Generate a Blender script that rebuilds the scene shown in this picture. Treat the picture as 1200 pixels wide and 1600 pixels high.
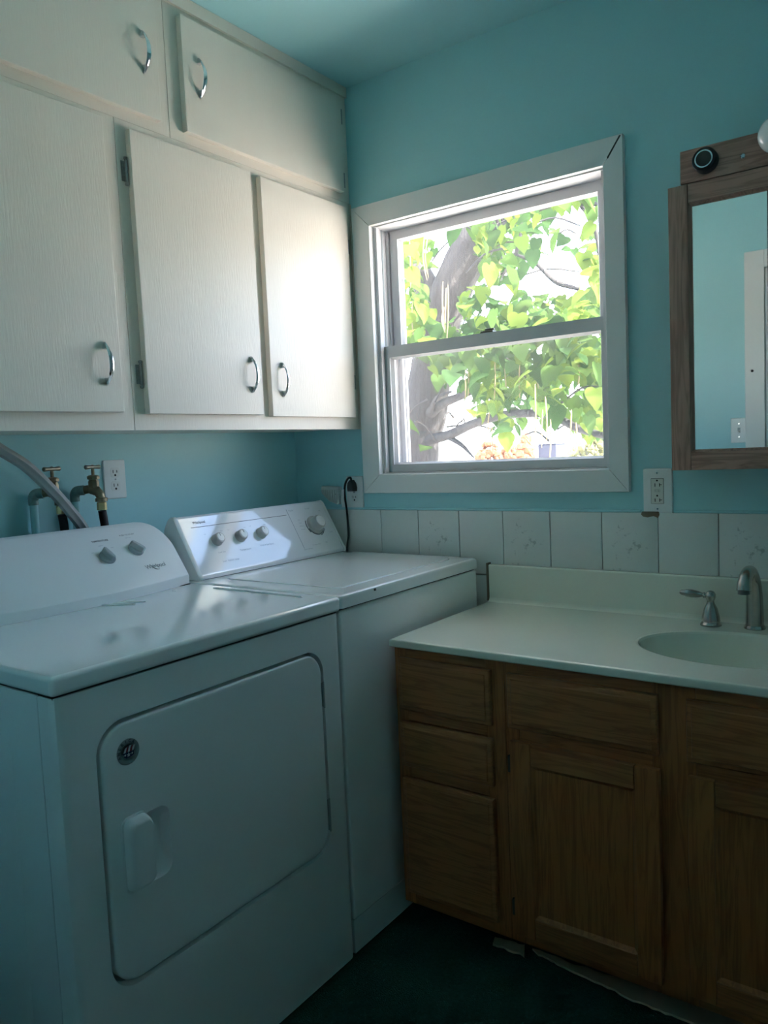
import bpy, bmesh, math, random
from mathutils import Vector, Matrix
random.seed(7)
for o in list(bpy.data.objects): bpy.data.objects.remove(o)
SC = bpy.context.scene
COL = SC.collection
PI = math.pi

# ------------------------------------------------------------------ camera, sky, sun, exposure
CAM = Vector((1.9521, -2.1451, 1.2627)); YAW, PITCH, ROLL, FPX = .6287, -.0782, -.0442, 1214.87
def cam_axes():
    cy, sy, cp, sp = math.cos(YAW), math.sin(YAW), math.cos(PITCH), math.sin(PITCH)
    f = Vector((-sy*cp, cy*cp, sp)); r = Vector((cy, sy, 0)); u = r.cross(f)
    c, s = math.cos(ROLL), math.sin(ROLL)
    return c*r+s*u, -s*r+c*u, f
AR, AU, AF = cam_axes()
cd = bpy.data.cameras.new('camera'); cam = bpy.data.objects.new('camera', cd); COL.objects.link(cam)
m = Matrix.Identity(4)
for i in range(3): m[i][0], m[i][1], m[i][2], m[i][3] = AR[i], AU[i], -AF[i], CAM[i]
cam.matrix_world = m
cd.sensor_fit = 'VERTICAL'; cd.sensor_height = 36; cd.lens = FPX*36/1600; cd.clip_start = .02; cd.clip_end = 2000
SC.camera = cam
def pix(px, py, Y):            # the world point on the plane y = Y seen at a photo pixel
    d = AF + (px-600)/FPX*AR - (py-800)/FPX*AU
    return CAM + d*((Y-CAM.y)/d.y)

SKY_STRENGTH, SUN_STRENGTH, EXPOSURE = 1.0, 22.0, 1.37
w = bpy.data.worlds.new('sky'); SC.world = w; w.use_nodes = True
nt = w.node_tree; nt.nodes.clear()
sky = nt.nodes.new('ShaderNodeTexSky'); sky.sky_type = 'NISHITA'; sky.sun_disc = False
sky.sun_elevation = math.radians(52); sky.sun_rotation = math.radians(150); sky.air_density = 1.0; sky.dust_density = 2.5
# thin bright cloud spread evenly over the whole sky
tc = nt.nodes.new('ShaderNodeTexCoord'); no = nt.nodes.new('ShaderNodeTexNoise'); no.inputs['Scale'].default_value = 3.2; no.inputs['Detail'].default_value = 6
cr = nt.nodes.new('ShaderNodeValToRGB'); cr.color_ramp.elements[0].position = .46; cr.color_ramp.elements[1].position = .70
mx = nt.nodes.new('ShaderNodeMix'); mx.data_type = 'RGBA'; mx.inputs['B'].default_value = (5.75, 6.25, 7.3, 1)
sc_ = nt.nodes.new('ShaderNodeVectorMath'); sc_.operation = 'SCALE'; sc_.inputs['Scale'].default_value = 1.0
bg = nt.nodes.new('ShaderNodeBackground'); bg.inputs['Strength'].default_value = SKY_STRENGTH
wo = nt.nodes.new('ShaderNodeOutputWorld')
nt.links.new(tc.outputs['Generated'], no.inputs['Vector']); nt.links.new(no.outputs['Fac'], cr.inputs['Fac'])
nt.links.new(sky.outputs['Color'], sc_.inputs[0]); nt.links.new(sc_.outputs['Vector'], mx.inputs['A'])
nt.links.new(cr.outputs['Color'], mx.inputs['Factor']); nt.links.new(mx.outputs['Result'], bg.inputs['Color']); nt.links.new(bg.outputs['Background'], wo.inputs['Surface'])
sd = bpy.data.lights.new('sun', 'SUN'); sd.energy = SUN_STRENGTH; sd.angle = .01; sd.color = (1, .95, .86)
sun = bpy.data.objects.new('sun', sd); COL.objects.link(sun)
sun.rotation_euler = Vector((-.85, .12, -.8)).to_track_quat('-Z', 'Y').to_euler()
SC.view_settings.view_transform = 'Standard'; SC.view_settings.look = 'None'; SC.view_settings.gamma = 1
SC.view_settings.exposure = EXPOSURE; SC.view_settings.use_curve_mapping = False
SC.cycles.use_denoising = True; SC.cycles.max_bounces = 14; SC.cycles.diffuse_bounces = 12; SC.cycles.transparent_max_bounces = 24
SC.cycles.caustics_reflective = False; SC.cycles.caustics_refractive = False; SC.cycles.sample_clamp_indirect = 6

# ------------------------------------------------------------------ materials
MATS = {}
def mat(name, col, rough=.5, metal=0, bump=0, bscale=60, var=0, vscale=8, coat=0, spec=.5, stretch=None, bdist=.002):
    if name in MATS: return MATS[name]
    m = bpy.data.materials.new(name); m.use_nodes = True; t = m.node_tree; b = t.nodes['Principled BSDF']
    b.inputs['Base Color'].default_value = (*col, 1); b.inputs['Roughness'].default_value = rough; b.inputs['Metallic'].default_value = metal
    b.inputs['Coat Weight'].default_value = coat; b.inputs['Coat Roughness'].default_value = .06; b.inputs['Specular IOR Level'].default_value = spec
    if bump or var:
        tc = t.nodes.new('ShaderNodeTexCoord'); mp = t.nodes.new('ShaderNodeMapping')
        if stretch: mp.inputs['Scale'].default_value = stretch
        t.links.new(tc.outputs['Object'], mp.inputs['Vector'])
    if bump:
        n = t.nodes.new('ShaderNodeTexNoise'); n.inputs['Scale'].default_value = bscale; n.inputs['Detail'].default_value = 4
        bp = t.nodes.new('ShaderNodeBump'); bp.inputs['Strength'].default_value = bump; bp.inputs['Distance'].default_value = bdist
        t.links.new(mp.outputs['Vector'], n.inputs['Vector']); t.links.new(n.outputs['Fac'], bp.inputs['Height']); t.links.new(bp.outputs['Normal'], b.inputs['Normal'])
    if var:
        n = t.nodes.new('ShaderNodeTexNoise'); n.inputs['Scale'].default_value = vscale; n.inputs['Detail'].default_value = 5
        x = t.nodes.new('ShaderNodeMix'); x.data_type = 'RGBA'
        x.inputs['A'].default_value = (*[c*(1-var) for c in col], 1); x.inputs['B'].default_value = (*[min(1, c*(1+var)) for c in col], 1)
        t.links.new(mp.outputs['Vector'], n.inputs['Vector']); t.links.new(n.outputs['Fac'], x.inputs['Factor']); t.links.new(x.outputs['Result'], b.inputs['Base Color'])
    MATS[name] = m; return m
def oak(name, dark, light, axis, scale=1.0, rough=.45):
    """oak with long grain along 'x' or 'z': stretched pores over wandering cathedral bands"""
    m = bpy.data.materials.new(name); m.use_nodes = True; t = m.node_tree; b = t.nodes['Principled BSDF']; b.inputs['Roughness'].default_value = rough
    tc = t.nodes.new('ShaderNodeTexCoord')
    def mapped(s):
        mp = t.nodes.new('ShaderNodeMapping'); mp.inputs['Scale'].default_value = s; t.links.new(tc.outputs['Object'], mp.inputs['Vector']); return mp
    a = (3, 40, 40) if axis == 'x' else (40, 40, 3)
    f = (5, 130, 130) if axis == 'x' else (130, 130, 5)
    m1 = mapped(tuple(v*scale for v in a)); m2 = mapped(f)
    n1 = t.nodes.new('ShaderNodeTexNoise'); n1.inputs['Scale'].default_value = 1; n1.inputs['Detail'].default_value = 3; n1.inputs['Distortion'].default_value = 1.1
    n2 = t.nodes.new('ShaderNodeTexNoise'); n2.inputs['Scale'].default_value = 1; n2.inputs['Detail'].default_value = 2
    t.links.new(m1.outputs['Vector'], n1.inputs['Vector']); t.links.new(m2.outputs['Vector'], n2.inputs['Vector'])
    # ring bands made from the smooth noise
    mu = t.nodes.new('ShaderNodeMath'); mu.operation = 'MULTIPLY'; mu.inputs[1].default_value = 9
    fr = t.nodes.new('ShaderNodeMath'); fr.operation = 'PINGPONG'; fr.inputs[1].default_value = 1
    t.links.new(n1.outputs['Fac'], mu.inputs[0]); t.links.new(mu.outputs[0], fr.inputs[0])
    ad = t.nodes.new('ShaderNodeMath'); ad.operation = 'MULTIPLY_ADD'; ad.inputs[1].default_value = .62; t.links.new(fr.outputs[0], ad.inputs[0])
    m3 = t.nodes.new('ShaderNodeMath'); m3.operation = 'MULTIPLY'; m3.inputs[1].default_value = .75; t.links.new(n2.outputs['Fac'], m3.inputs[0]); t.links.new(m3.outputs[0], ad.inputs[2])
    x = t.nodes.new('ShaderNodeValToRGB'); x.color_ramp.elements[0].position = .25; x.color_ramp.elements[1].position = .85
    x.color_ramp.elements[0].color = (*dark, 1); x.color_ramp.elements[1].color = (*light, 1)
    t.links.new(ad.outputs[0], x.inputs['Fac']); t.links.new(x.outputs['Color'], b.inputs['Base Color'])
    bp = t.nodes.new('ShaderNodeBump'); bp.inputs['Strength'].default_value = .25; bp.inputs['Distance'].default_value = .001
    t.links.new(n2.outputs['Fac'], bp.inputs['Height']); t.links.new(bp.outputs['Normal'], b.inputs['Normal'])
    MATS[name] = m; return m
def glass_mat(name, haze, tint=(1, 1, 1)):
    m = bpy.data.materials.new(name); m.use_nodes = True; t = m.node_tree; t.nodes.clear()
    tr = t.nodes.new('ShaderNodeBsdfTransparent'); tr.inputs['Color'].default_value = (*tint, 1)
    gl = t.nodes.new('ShaderNodeBsdfGlossy'); gl.inputs['Roughness'].default_value = .01
    lw = t.nodes.new('ShaderNodeLayerWeight'); p5 = t.nodes.new('ShaderNodeMath'); p5.operation = 'POWER'; p5.inputs[1].default_value = 5; t.links.new(lw.outputs['Facing'], p5.inputs[0])
    fz = t.nodes.new('ShaderNodeMath'); fz.operation = 'MULTIPLY_ADD'; fz.inputs[1].default_value = .9; fz.inputs[2].default_value = .03; t.links.new(p5.outputs[0], fz.inputs[0])
    m1 = t.nodes.new('ShaderNodeMixShader'); t.links.new(fz.outputs[0], m1.inputs[0]); t.links.new(tr.outputs[0], m1.inputs[1]); t.links.new(gl.outputs[0], m1.inputs[2])
    # patchy translucent film that washes out the view, in place of lens bloom
    dl = t.nodes.new('ShaderNodeBsdfTranslucent'); dl.inputs['Color'].default_value = (.95, .95, .95, 1)
    tc = t.nodes.new('ShaderNodeTexCoord'); n = t.nodes.new('ShaderNodeTexNoise'); n.inputs['Scale'].default_value = 5; n.inputs['Detail'].default_value = 5
    mr = t.nodes.new('ShaderNodeMapRange'); mr.inputs['From Min'].default_value = .3; mr.inputs['From Max'].default_value = .7
    mr.inputs['To Min'].default_value = haze*.6; mr.inputs['To Max'].default_value = haze*1.4
    t.links.new(tc.outputs['Object'], n.inputs['Vector']); t.links.new(n.outputs['Fac'], mr.inputs['Value'])
    m2 = t.nodes.new('ShaderNodeMixShader'); t.links.new(mr.outputs[0], m2.inputs[0]); t.links.new(m1.outputs[0], m2.inputs[1]); t.links.new(dl.outputs[0], m2.inputs[2])
    o = t.nodes.new('ShaderNodeOutputMaterial'); t.links.new(m2.outputs[0], o.inputs['Surface']); MATS[name] = m; return m
def leaf_mat(name, c, tr, mixf=.5):
    m = bpy.data.materials.new(name); m.use_nodes = True; t = m.node_tree; t.nodes.clear()
    oi = t.nodes.new('ShaderNodeTexCoord'); n = t.nodes.new('ShaderNodeTexNoise'); n.inputs['Scale'].default_value = 2.2
    x = t.nodes.new('ShaderNodeMix'); x.data_type = 'RGBA'; x.inputs['A'].default_value = (*[v*.65 for v in c], 1); x.inputs['B'].default_value = (*[min(1, v*1.35) for v in c], 1)
    t.links.new(oi.outputs['Object'], n.inputs['Vector']); t.links.new(n.outputs['Fac'], x.inputs['Factor'])
    d = t.nodes.new('ShaderNodeBsdfDiffuse'); t.links.new(x.outputs['Result'], d.inputs['Color'])
    l = t.nodes.new('ShaderNodeBsdfTranslucent'); l.inputs['Color'].default_value = (*tr, 1)
    s = t.nodes.new('ShaderNodeMixShader'); s.inputs[0].default_value = mixf; t.links.new(d.outputs[0], s.inputs[1]); t.links.new(l.outputs[0], s.inputs[2])
    o = t.nodes.new('ShaderNodeOutputMaterial'); t.links.new(s.outputs[0], o.inputs['Surface']); MATS[name] = m; return m
TEAL = (.37, .665, .70)
M_wall = mat('teal_paint', TEAL, .42, bump=.12, bscale=90, var=.05, vscale=3)
M_ceil = mat('teal_ceiling', TEAL, .5, bump=.06, bscale=60)
M_trim = mat('white_trim_paint', (.78, .77, .76), .4, bump=.06, bscale=80)
M_sash = mat('darkened_sash_paint', (.62, .61, .62), .4)  # trim white darkened for sash and jamb to offset the bright window light
M_cab = mat('cream_cabinet_paint', (.74, .68, .60), .45, bump=.22, bscale=55, stretch=(1, 4, .5), var=.03, vscale=4)
M_enamel = mat('white_enamel', (.80, .82, .83), .09, coat=.6)
M_side = mat('white_enamel_sides', (.80, .82, .82), .32, bump=.03, bscale=300)
M_plas = mat('white_plastic', (.78, .79, .79), .3)
M_cons = mat('white_console_gloss', (.78, .79, .82), .09, coat=.8)
M_dgrey = mat('mid_grey_plastic', (.33, .36, .37), .4)
M_knob = mat('grey_beige_knob', (.46, .45, .44), .35)
M_ink = mat('dark_grey_ink', (.07, .075, .09), .5)
M_inkl = mat('pale_grey_ink', (.33, .36, .42), .5)
M_blk = mat('black_rubber', (.015, .015, .017), .5)
M_gap = mat('dark_gap', (.02, .022, .024), .7)
M_chr = mat('chrome', (.72, .74, .76), .12, 1)
M_nick = mat('brushed_nickel', (.44, .43, .41), .26, 1, bump=.05, bscale=200)
M_brass = mat('aged_brass', (.25, .2, .13), .42, .85, var=.35, vscale=60)
M_brassn = mat('bright_brass', (.6, .47, .24), .3, .9)
M_hinge = mat('worn_steel_hinge', (.32, .33, .32), .4, .8, var=.4, vscale=150)
M_hose = mat('grey_hose', (.27, .285, .28), .55)
M_marble = mat('cream_cultured_marble', (.76, .755, .66), .16, coat=.5, var=.03, vscale=6)
M_tile = mat('glazed_white_tile', (.70, .71, .69), .2, var=.03, vscale=14)
M_grout = mat('grey_grout', (.30, .29, .27), .9)
M_caulk = mat('brown_caulk', (.22, .16, .11), .8)
M_mirror = mat('mirror_silver', (.90, .93, .92), .015, 1)
M_oakh = oak('oak_horizontal', (.27, .097, .031), (.43, .165, .056), 'x')
M_oakv = oak('oak_vertical', (.28, .095, .027), (.44, .160, .048), 'z')
M_medh = oak('medicine_oak_horizontal', (.29, .145, .115), (.50, .27, .21), 'x')
M_medv = oak('medicine_oak_vertical', (.30, .15, .115), (.50, .27, .21), 'z')
M_carpet = mat('dark_green_carpet', (.022, .085, .07), .95, bump=.9, bscale=320, var=.5, vscale=120, spec=.1, bdist=.006)
M_under = mat('tan_floor_underlay', (.62, .5, .36), .85, var=.2, vscale=12)
M_toe = mat('black_toe_kick', (.012, .011, .01), .6)
M_bulb = mat('opal_glass_bulb', (.78, .8, .8), .12, coat=.5)
M_hall = mat('hall_plaster', (.78, .78, .75), .7)
M_ext = mat('added_eave_paint', (.6, .58, .54), .7)
M_paper = mat('white_paper_tag', (.74, .75, .73), .6)
M_bark = mat('grey_brown_bark', (.024, .021, .021), .9, bump=1, bscale=14, var=.35, vscale=9, stretch=(1, 1, .25), bdist=.05)
M_leaf = [leaf_mat('catalpa_leaf_yellow_green', (.075, .12, .022), (.14, .19, .03)), leaf_mat('catalpa_leaf_mid_green', (.045, .085, .022), (.075, .13, .03)), leaf_mat('catalpa_leaf_deep_green', (.028, .058, .02), (.042, .09, .027))]
M_pod = mat('tan_seed_pod', (.16, .12, .055), .7)
M_glass_u = glass_mat('upper_pane_glass', .011); M_glass_l = glass_mat('lower_pane_haze_glass', .013)  # haze film imitates lens bloom, a little stronger in the lower pane
M_mirglass = M_mirror

def floral_tile():
    """white glaze with a faint grey printed spray in the middle of each tile"""
    m = bpy.data.materials.new('floral_print_tile'); m.use_nodes = True; t = m.node_tree; b = t.nodes['Principled BSDF']; b.inputs['Roughness'].default_value = .2
    tc = t.nodes.new('ShaderNodeTexCoord'); mp = t.nodes.new('ShaderNodeMapping'); mp.inputs['Scale'].default_value = (1/.062, 0, 1/.088)
    ln = t.nodes.new('ShaderNodeVectorMath'); ln.operation = 'LENGTH'
    t.links.new(tc.outputs['Object'], mp.inputs['Vector']); t.links.new(mp.outputs['Vector'], ln.inputs[0])
    n = t.nodes.new('ShaderNodeTexNoise'); n.inputs['Scale'].default_value = 55; n.inputs['Detail'].default_value = 2.5; n.inputs['Distortion'].default_value = .6; t.links.new(tc.outputs['Object'], n.inputs['Vector'])
    su = t.nodes.new('ShaderNodeMath'); su.operation = 'MULTIPLY_ADD'; su.inputs[1].default_value = -.17; t.links.new(ln.outputs['Value'], su.inputs[0]); t.links.new(n.outputs['Fac'], su.inputs[2])
    r = t.nodes.new('ShaderNodeValToRGB'); r.color_ramp.elements[0].position = .50; r.color_ramp.elements[1].position = .60
    r.color_ramp.elements[0].color = (.70, .71, .69, 1); r.color_ramp.elements[1].color = (.46, .48, .47, 1)
    t.links.new(su.outputs[0], r.inputs['Fac']); t.links.new(r.outputs['Color'], b.inputs['Base Color']); return m
M_floral = floral_tile()
def screen_mat():
    """woven insect screen, too fine to see the wires: covers more of the view the more it is seen edge-on"""
    m = bpy.data.materials.new('added_screen_weave'); m.use_nodes = True; t = m.node_tree; t.nodes.clear()
    tr = t.nodes.new('ShaderNodeBsdfTransparent'); d = t.nodes.new('ShaderNodeBsdfDiffuse'); d.inputs['Color'].default_value = (.30, .31, .32, 1)
    lw = t.nodes.new('ShaderNodeLayerWeight'); su = t.nodes.new('ShaderNodeMath'); su.operation = 'SUBTRACT'; su.inputs[0].default_value = 1.0; t.links.new(lw.outputs['Facing'], su.inputs[1])
    dv = t.nodes.new('ShaderNodeMath'); dv.operation = 'DIVIDE'; dv.inputs[0].default_value = .24; dv.use_clamp = True; t.links.new(su.outputs[0], dv.inputs[1])
    mx = t.nodes.new('ShaderNodeMixShader'); t.links.new(dv.outputs[0], mx.inputs[0]); t.links.new(tr.outputs[0], mx.inputs[1]); t.links.new(d.outputs[0], mx.inputs[2])
    o = t.nodes.new('ShaderNodeOutputMaterial'); t.links.new(mx.outputs[0], o.inputs['Surface']); return m
M_screen = screen_mat()  # guessed from the hazier lower pane, added to cut oblique window light

# ------------------------------------------------------------------ mesh helpers (all coordinates in metres, world axes)
ORG = {}
def tag(o, label=None, cat=None, group=None, kind=None):
    if label: o['label'] = label
    if cat: o['category'] = cat
    if group: o['group'] = group
    if kind: o['kind'] = kind
    return o
def thing(name, loc, label, cat, group=None, kind=None):
    o = bpy.data.objects.new(name, None); o.empty_display_size = .05; COL.objects.link(o); o.location = loc; ORG[o] = Vector(loc)
    return tag(o, label, cat, group, kind)
def finish(bm, angle=35):
    bmesh.ops.remove_doubles(bm, verts=bm.verts, dist=1e-6)
    bmesh.ops.recalc_face_normals(bm, faces=bm.faces)
def mk(name, bm, mt, parent=None, smooth=35, origin=None, doubles=True):
    if doubles: finish(bm)
    me = bpy.data.meshes.new(name); pw = ORG[parent] if parent else Vector((0, 0, 0))
    org = Vector(origin) if origin is not None else pw
    bmesh.ops.translate(bm, verts=bm.verts, vec=-org)
    bm.to_mesh(me); bm.free()
    for mm in (mt if isinstance(mt, (list, tuple)) else [mt]): me.materials.append(mm)
    if smooth:
        for p in me.polygons: p.use_smooth = True
        me.set_sharp_from_angle(angle=math.radians(smooth))
    o = bpy.data.objects.new(name, me); COL.objects.link(o)
    if smooth:
        wn = o.modifiers.new('weighted_normal', 'WEIGHTED_NORMAL'); wn.keep_sharp = True; wn.weight = 80
    if parent: o.parent = parent
    o.location = org-pw; ORG[o] = org
    return o
def add_box(bm, x0, x1, y0, y1, z0, z1, r=0, seg=2):
    b = bmesh.new(); bmesh.ops.create_cube(b, size=1)
    for v in b.verts: v.co = Vector(((x0+x1)/2+v.co.x*(x1-x0), (y0+y1)/2+v.co.y*(y1-y0), (z0+z1)/2+v.co.z*(z1-z0)))
    if r: bmesh.ops.bevel(b, geom=list(b.edges), offset=r, segments=seg, affect='EDGES', profile=.5)
    merge(bm, b)
def merge(bm, b, M=None):
    if M is not None: bmesh.ops.transform(b, matrix=M, verts=b.verts)
    me = bpy.data.meshes.new('tmp'); b.to_mesh(me); b.free(); bm.from_mesh(me); bpy.data.meshes.remove(me)
def box(*a, r=0, seg=2):
    bm = bmesh.new(); add_box(bm, *a, r=r, seg=seg); return bm
def lathe(bm, prof, M, n=28, sx=1, sy=1, closed=True):
    """prof: (radius, height); turned around the local z of M"""
    rings = []
    for r, h in prof:
        rings.append([bm.verts.new(M @ Vector((sx*r*math.cos(2*PI*k/n), sy*r*math.sin(2*PI*k/n), h))) for k in range(n)])
    for a, b in zip(rings, rings[1:]):
        for k in range(n): bm.faces.new((a[k], a[(k+1) % n], b[(k+1) % n], b[k]))
    if closed:
        bm.faces.new(rings[0][::-1]); bm.faces.new(rings[-1])
def frame_of(org, zdir, xhint=(0, 0, 1)):
    z = Vector(zdir).normalized(); x = Vector(xhint); x = (x - z*x.dot(z)).normalized(); y = z.cross(x)
    M = Matrix.Identity(4)
    for i in range(3): M[i][0], M[i][1], M[i][2], M[i][3] = x[i], y[i], z[i], org[i]
    return M
def tube(bm, pts, rad, n=10, cap=True, lobes=0, depth=.1, flat=1):
    pts = [Vector(p) for p in pts]; N = len(pts); rad = rad if isinstance(rad, (list, tuple)) else [rad]*N
    prev = None; rings = []
    for i, p in enumerate(pts):
        t = (pts[min(i+1, N-1)]-pts[max(i-1, 0)]).normalized()
        if prev is None: prev = t.orthogonal().normalized()
        a = (prev - t*prev.dot(t)).normalized(); b = t.cross(a); prev = a
        rg = []
        for k in range(n):
            th = 2*PI*k/n; rr = rad[i]*(1+(depth*math.cos(lobes*th) if lobes else 0))
            rg.append(bm.verts.new(p+a*rr*math.cos(th)+b*rr*flat*math.sin(th)))
        rings.append(rg)
    for a, b in zip(rings, rings[1:]):
        for k in range(n): bm.faces.new((a[k], a[(k+1) % n], b[(k+1) % n], b[k]))
    if cap: bm.faces.new(rings[0][::-1]); bm.faces.new(rings[-1])
def smooth_path(pts, per=8):
    P = [Vector(p) for p in pts]; P = [P[0]*2-P[1]]+P+[P[-1]*2-P[-2]]; out = []
    for i in range(1, len(P)-2):
        for k in range(per):
            t = k/per; a, b, c, d = P[i-1:i+3]
            out.append(.5*((2*b)+(c-a)*t+(2*a-5*b+4*c-d)*t*t+(-a+3*b-3*c+d)*t**3))
    return out+[P[-2]]
def rrect(u0, u1, v0, v1, r, n=8):
    out = []
    for cu, cv, a0 in ((u1-r, v1-r, 0), (u0+r, v1-r, 90), (u0+r, v0+r, 180), (u1-r, v0+r, 270)):
        if r <= 0: out.append((cu, cv)); continue
        for k in range(n+1):
            a = math.radians(a0+90*k/n); out.append((cu+r*math.cos(a), cv+r*math.sin(a)))
    return out
def ellipse(cu, cv, a, b, n=56): return [(cu+a*math.cos(2*PI*k/n), cv+b*math.sin(2*PI*k/n)) for k in range(n)]
def hit(poly, c, th):
    d = (math.cos(th), math.sin(th)); best = None
    for (ax, ay), (bx, by) in zip(poly, poly[1:]+poly[:1]):
        ex, ey = bx-ax, by-ay; den = d[0]*ey-d[1]*ex
        if abs(den) < 1e-14: continue
        t = ((ax-c[0])*ey-(ay-c[1])*ex)/den; s = ((ax-c[0])*d[1]-(ay-c[1])*d[0])/den
        if t > 1e-9 and -1e-7 <= s <= 1+1e-7 and (best is None or t < best): best = t
    return (c[0]+d[0]*best, c[1]+d[1]*best)
def rings2(outer, inner):
    c = (sum(p[0] for p in inner)/len(inner), sum(p[1] for p in inner)/len(inner))
    an = sorted({round(math.atan2(p[1]-c[1], p[0]-c[0]), 7) for p in outer+inner})
    return [hit(outer, c, a) for a in an], [hit(inner, c, a) for a in an]
def loft(bm, loops, cap0=False, cap1=False):
    vs = [[bm.verts.new(p) for p in L] for L in loops]; n = len(vs[0])
    for a, b in zip(vs, vs[1:]):
        for k in range(n):
            try: bm.faces.new((a[k], a[(k+1) % n], b[(k+1) % n], b[k]))
            except ValueError: pass
    if cap0: bm.faces.new(vs[0][::-1])
    if cap1: bm.faces.new(vs[-1])
    return vs
def holed(bm, outer, inner, mp, d0, d1):
    """slab between depth d0 (back) and d1 (front) with a hole"""
    o, i = rings2(outer, inner)
    L = lambda q, d: [mp(u, v, d) for u, v in q]
    loft(bm, [L(o, d0), L(o, d1), L(i, d1), L(i, d0), L(o, d0)])
FX = lambda u, v, d: Vector((d, u, v))     # plane facing +x: u = y, v = z
FY = lambda u, v, d: Vector((u, -d, v))    # plane facing -y: u = x, v = z, depth towards the room
FZ = lambda u, v, d: Vector((u, v, d))
def slab(bm, poly, mp, d0, d1, bev=0):
    L = lambda q, d: [mp(u, v, d) for u, v in q]
    if not bev: loft(bm, [L(poly, d0), L(poly, d1)], True, True); return
    cu = sum(p[0] for p in poly)/len(poly); cv = sum(p[1] for p in poly)/len(poly)
    w = max(p[0] for p in poly)-min(p[0] for p in poly); h = max(p[1] for p in poly)-min(p[1] for p in poly)
    sh = lambda e: [(cu+(u-cu)*(1-2*e/w), cv+(v-cv)*(1-2*e/h)) for u, v in poly]
    loft(bm, [L(poly, d0), L(poly, d1-bev), L(sh(bev*.3), d1-bev*.3), L(sh(bev), d1)], True, True)
def text_bm(s, size, M, align='CENTER', shear=0, bold=0, spacing=1.0):
    c = bpy.data.curves.new('lettering', 'FONT'); c.body = s; c.size = size; c.align_x = align; c.align_y = 'CENTER'; c.shear = shear; c.offset = bold; c.space_character = spacing; c.resolution_u = 3
    o = bpy.data.objects.new('lettering', c); COL.objects.link(o)
    me = bpy.data.meshes.new_from_object(o.evaluated_get(bpy.context.evaluated_depsgraph_get()))
    bm = bmesh.new(); bm.from_mesh(me); bmesh.ops.transform(bm, matrix=M, verts=bm.verts)
    bpy.data.objects.remove(o); bpy.data.curves.remove(c); bpy.data.meshes.remove(me); return bm
def plane_M(org, u, n):
    u = Vector(u).normalized(); n = Vector(n).normalized(); v = n.cross(u); M = Matrix.Identity(4)
    for i in range(3): M[i][0], M[i][1], M[i][2], M[i][3] = u[i], v[i], n[i], org[i]
    return M
def copy_obj(o, parent, loc=None):
    c = o.copy(); COL.objects.link(c); c.parent = parent
    if loc is not None: c.location = loc
    return c

# ------------------------------------------------------------------ the room
XR, YF, ZC, HT = 2.20, -1.92, 2.475, .12     # right wall, front wall, ceiling, front wall thickness
def struct(name, bm, mt, label, cat, **k):
    o = mk(name, bm, mt, **k); return tag(o, label, cat, kind='structure')
struct('floor', box(-.2, XR+.2, YF-1.6, .2, -.12, 0), M_carpet, 'dark green carpet floor of the laundry room', 'floor')
struct('ceiling', box(-.15, XR+.15, YF-1.6, .15, ZC, ZC+.12), M_ceil, 'smooth teal painted ceiling', 'ceiling')
struct('wall_left', box(-.15, 0, YF-1.6, .15, 0, ZC), M_wall, 'teal wall behind washer, dryer and wall cabinets', 'wall')
struct('wall_right', box(XR, XR+.15, YF-1.6, .15, 0, ZC), M_wall, 'teal wall at the far end of the vanity', 'wall')
WX0, WX1, WZ0, WZ1 = .390, 1.192, 1.180, 2.010     # window opening
bm = bmesh.new(); holed(bm, [(XR, ZC), (0, ZC), (0, 0), (XR, 0)], [(WX1, WZ1), (WX0, WZ1), (WX0, WZ0), (WX1, WZ0)], FY, -.15, 0)
wall_back = struct('wall_back', bm, M_wall, 'teal wall with the window and a white tile band', 'wall')
struct('added_eave', box(-2.5, XR+2.5, .15, .78, 2.43, 2.56), M_ext, 'unseen eave added above the window to block steep sky light', 'eave')  # out of view, added to keep steep sky light off the counter
DX0, DX1, DZ = 1.285, 2.05, 2.0
bm = bmesh.new(); add_box(bm, 0, DX0, YF-HT, YF, 0, ZC); add_box(bm, DX1, XR, YF-HT, YF, 0, ZC); add_box(bm, DX0, DX1, YF-HT, YF, DZ, ZC)
struct('wall_front', bm, M_wall, 'teal wall with the doorway and light switch', 'wall')
struct('wall_hall', box(-.15, XR+.15, YF-1.7, YF-1.6, 0, ZC), M_hall, 'plain plaster hall wall beyond the doorway', 'wall')
door = thing('door_1', (DX0, YF, 0), 'white cased doorway beside the light switch', 'doorway', kind='structure')
for x0, x1 in ((DX0-.078, DX0+.004), (DX1-.004, DX1+.078)):
    mk('casing_board', box(x0, x1, YF, YF+.02, 0, DZ+.074, r=.003), M_trim, door)
mk('casing_head', box(DX0+.004, DX1-.004, YF, YF+.02, DZ-.004, DZ+.074, r=.003), M_trim, door)
for x0, x1 in ((DX0, DX0+.018), (DX1-.018, DX1)): mk('jamb', box(x0, x1, YF-HT, YF, 0, DZ-.005), M_trim, door)
mk('head_jamb', box(DX0+.018, DX1-.018, YF-HT, YF, DZ-.022, DZ-.004), M_trim, door)
bm = bmesh.new(); lathe(bm, [(.006, 0), (.006, .0012)], frame_of((1.238, YF+.02, 1.548), (0, 1, 0)), 12); mk('screw_hole', bm, M_gap, door)
# baseboards that show under the vanity side and along the front wall
for n_, b_ in (('baseboard_front', (.02, DX0-.08, YF, YF+.014, 0, .09)), ('baseboard_right', (XR-.014, XR, YF+.02, -.60, 0, .09))):
    struct(n_, box(*b_, r=.003), M_trim, 'white painted baseboard', 'baseboard')
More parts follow.
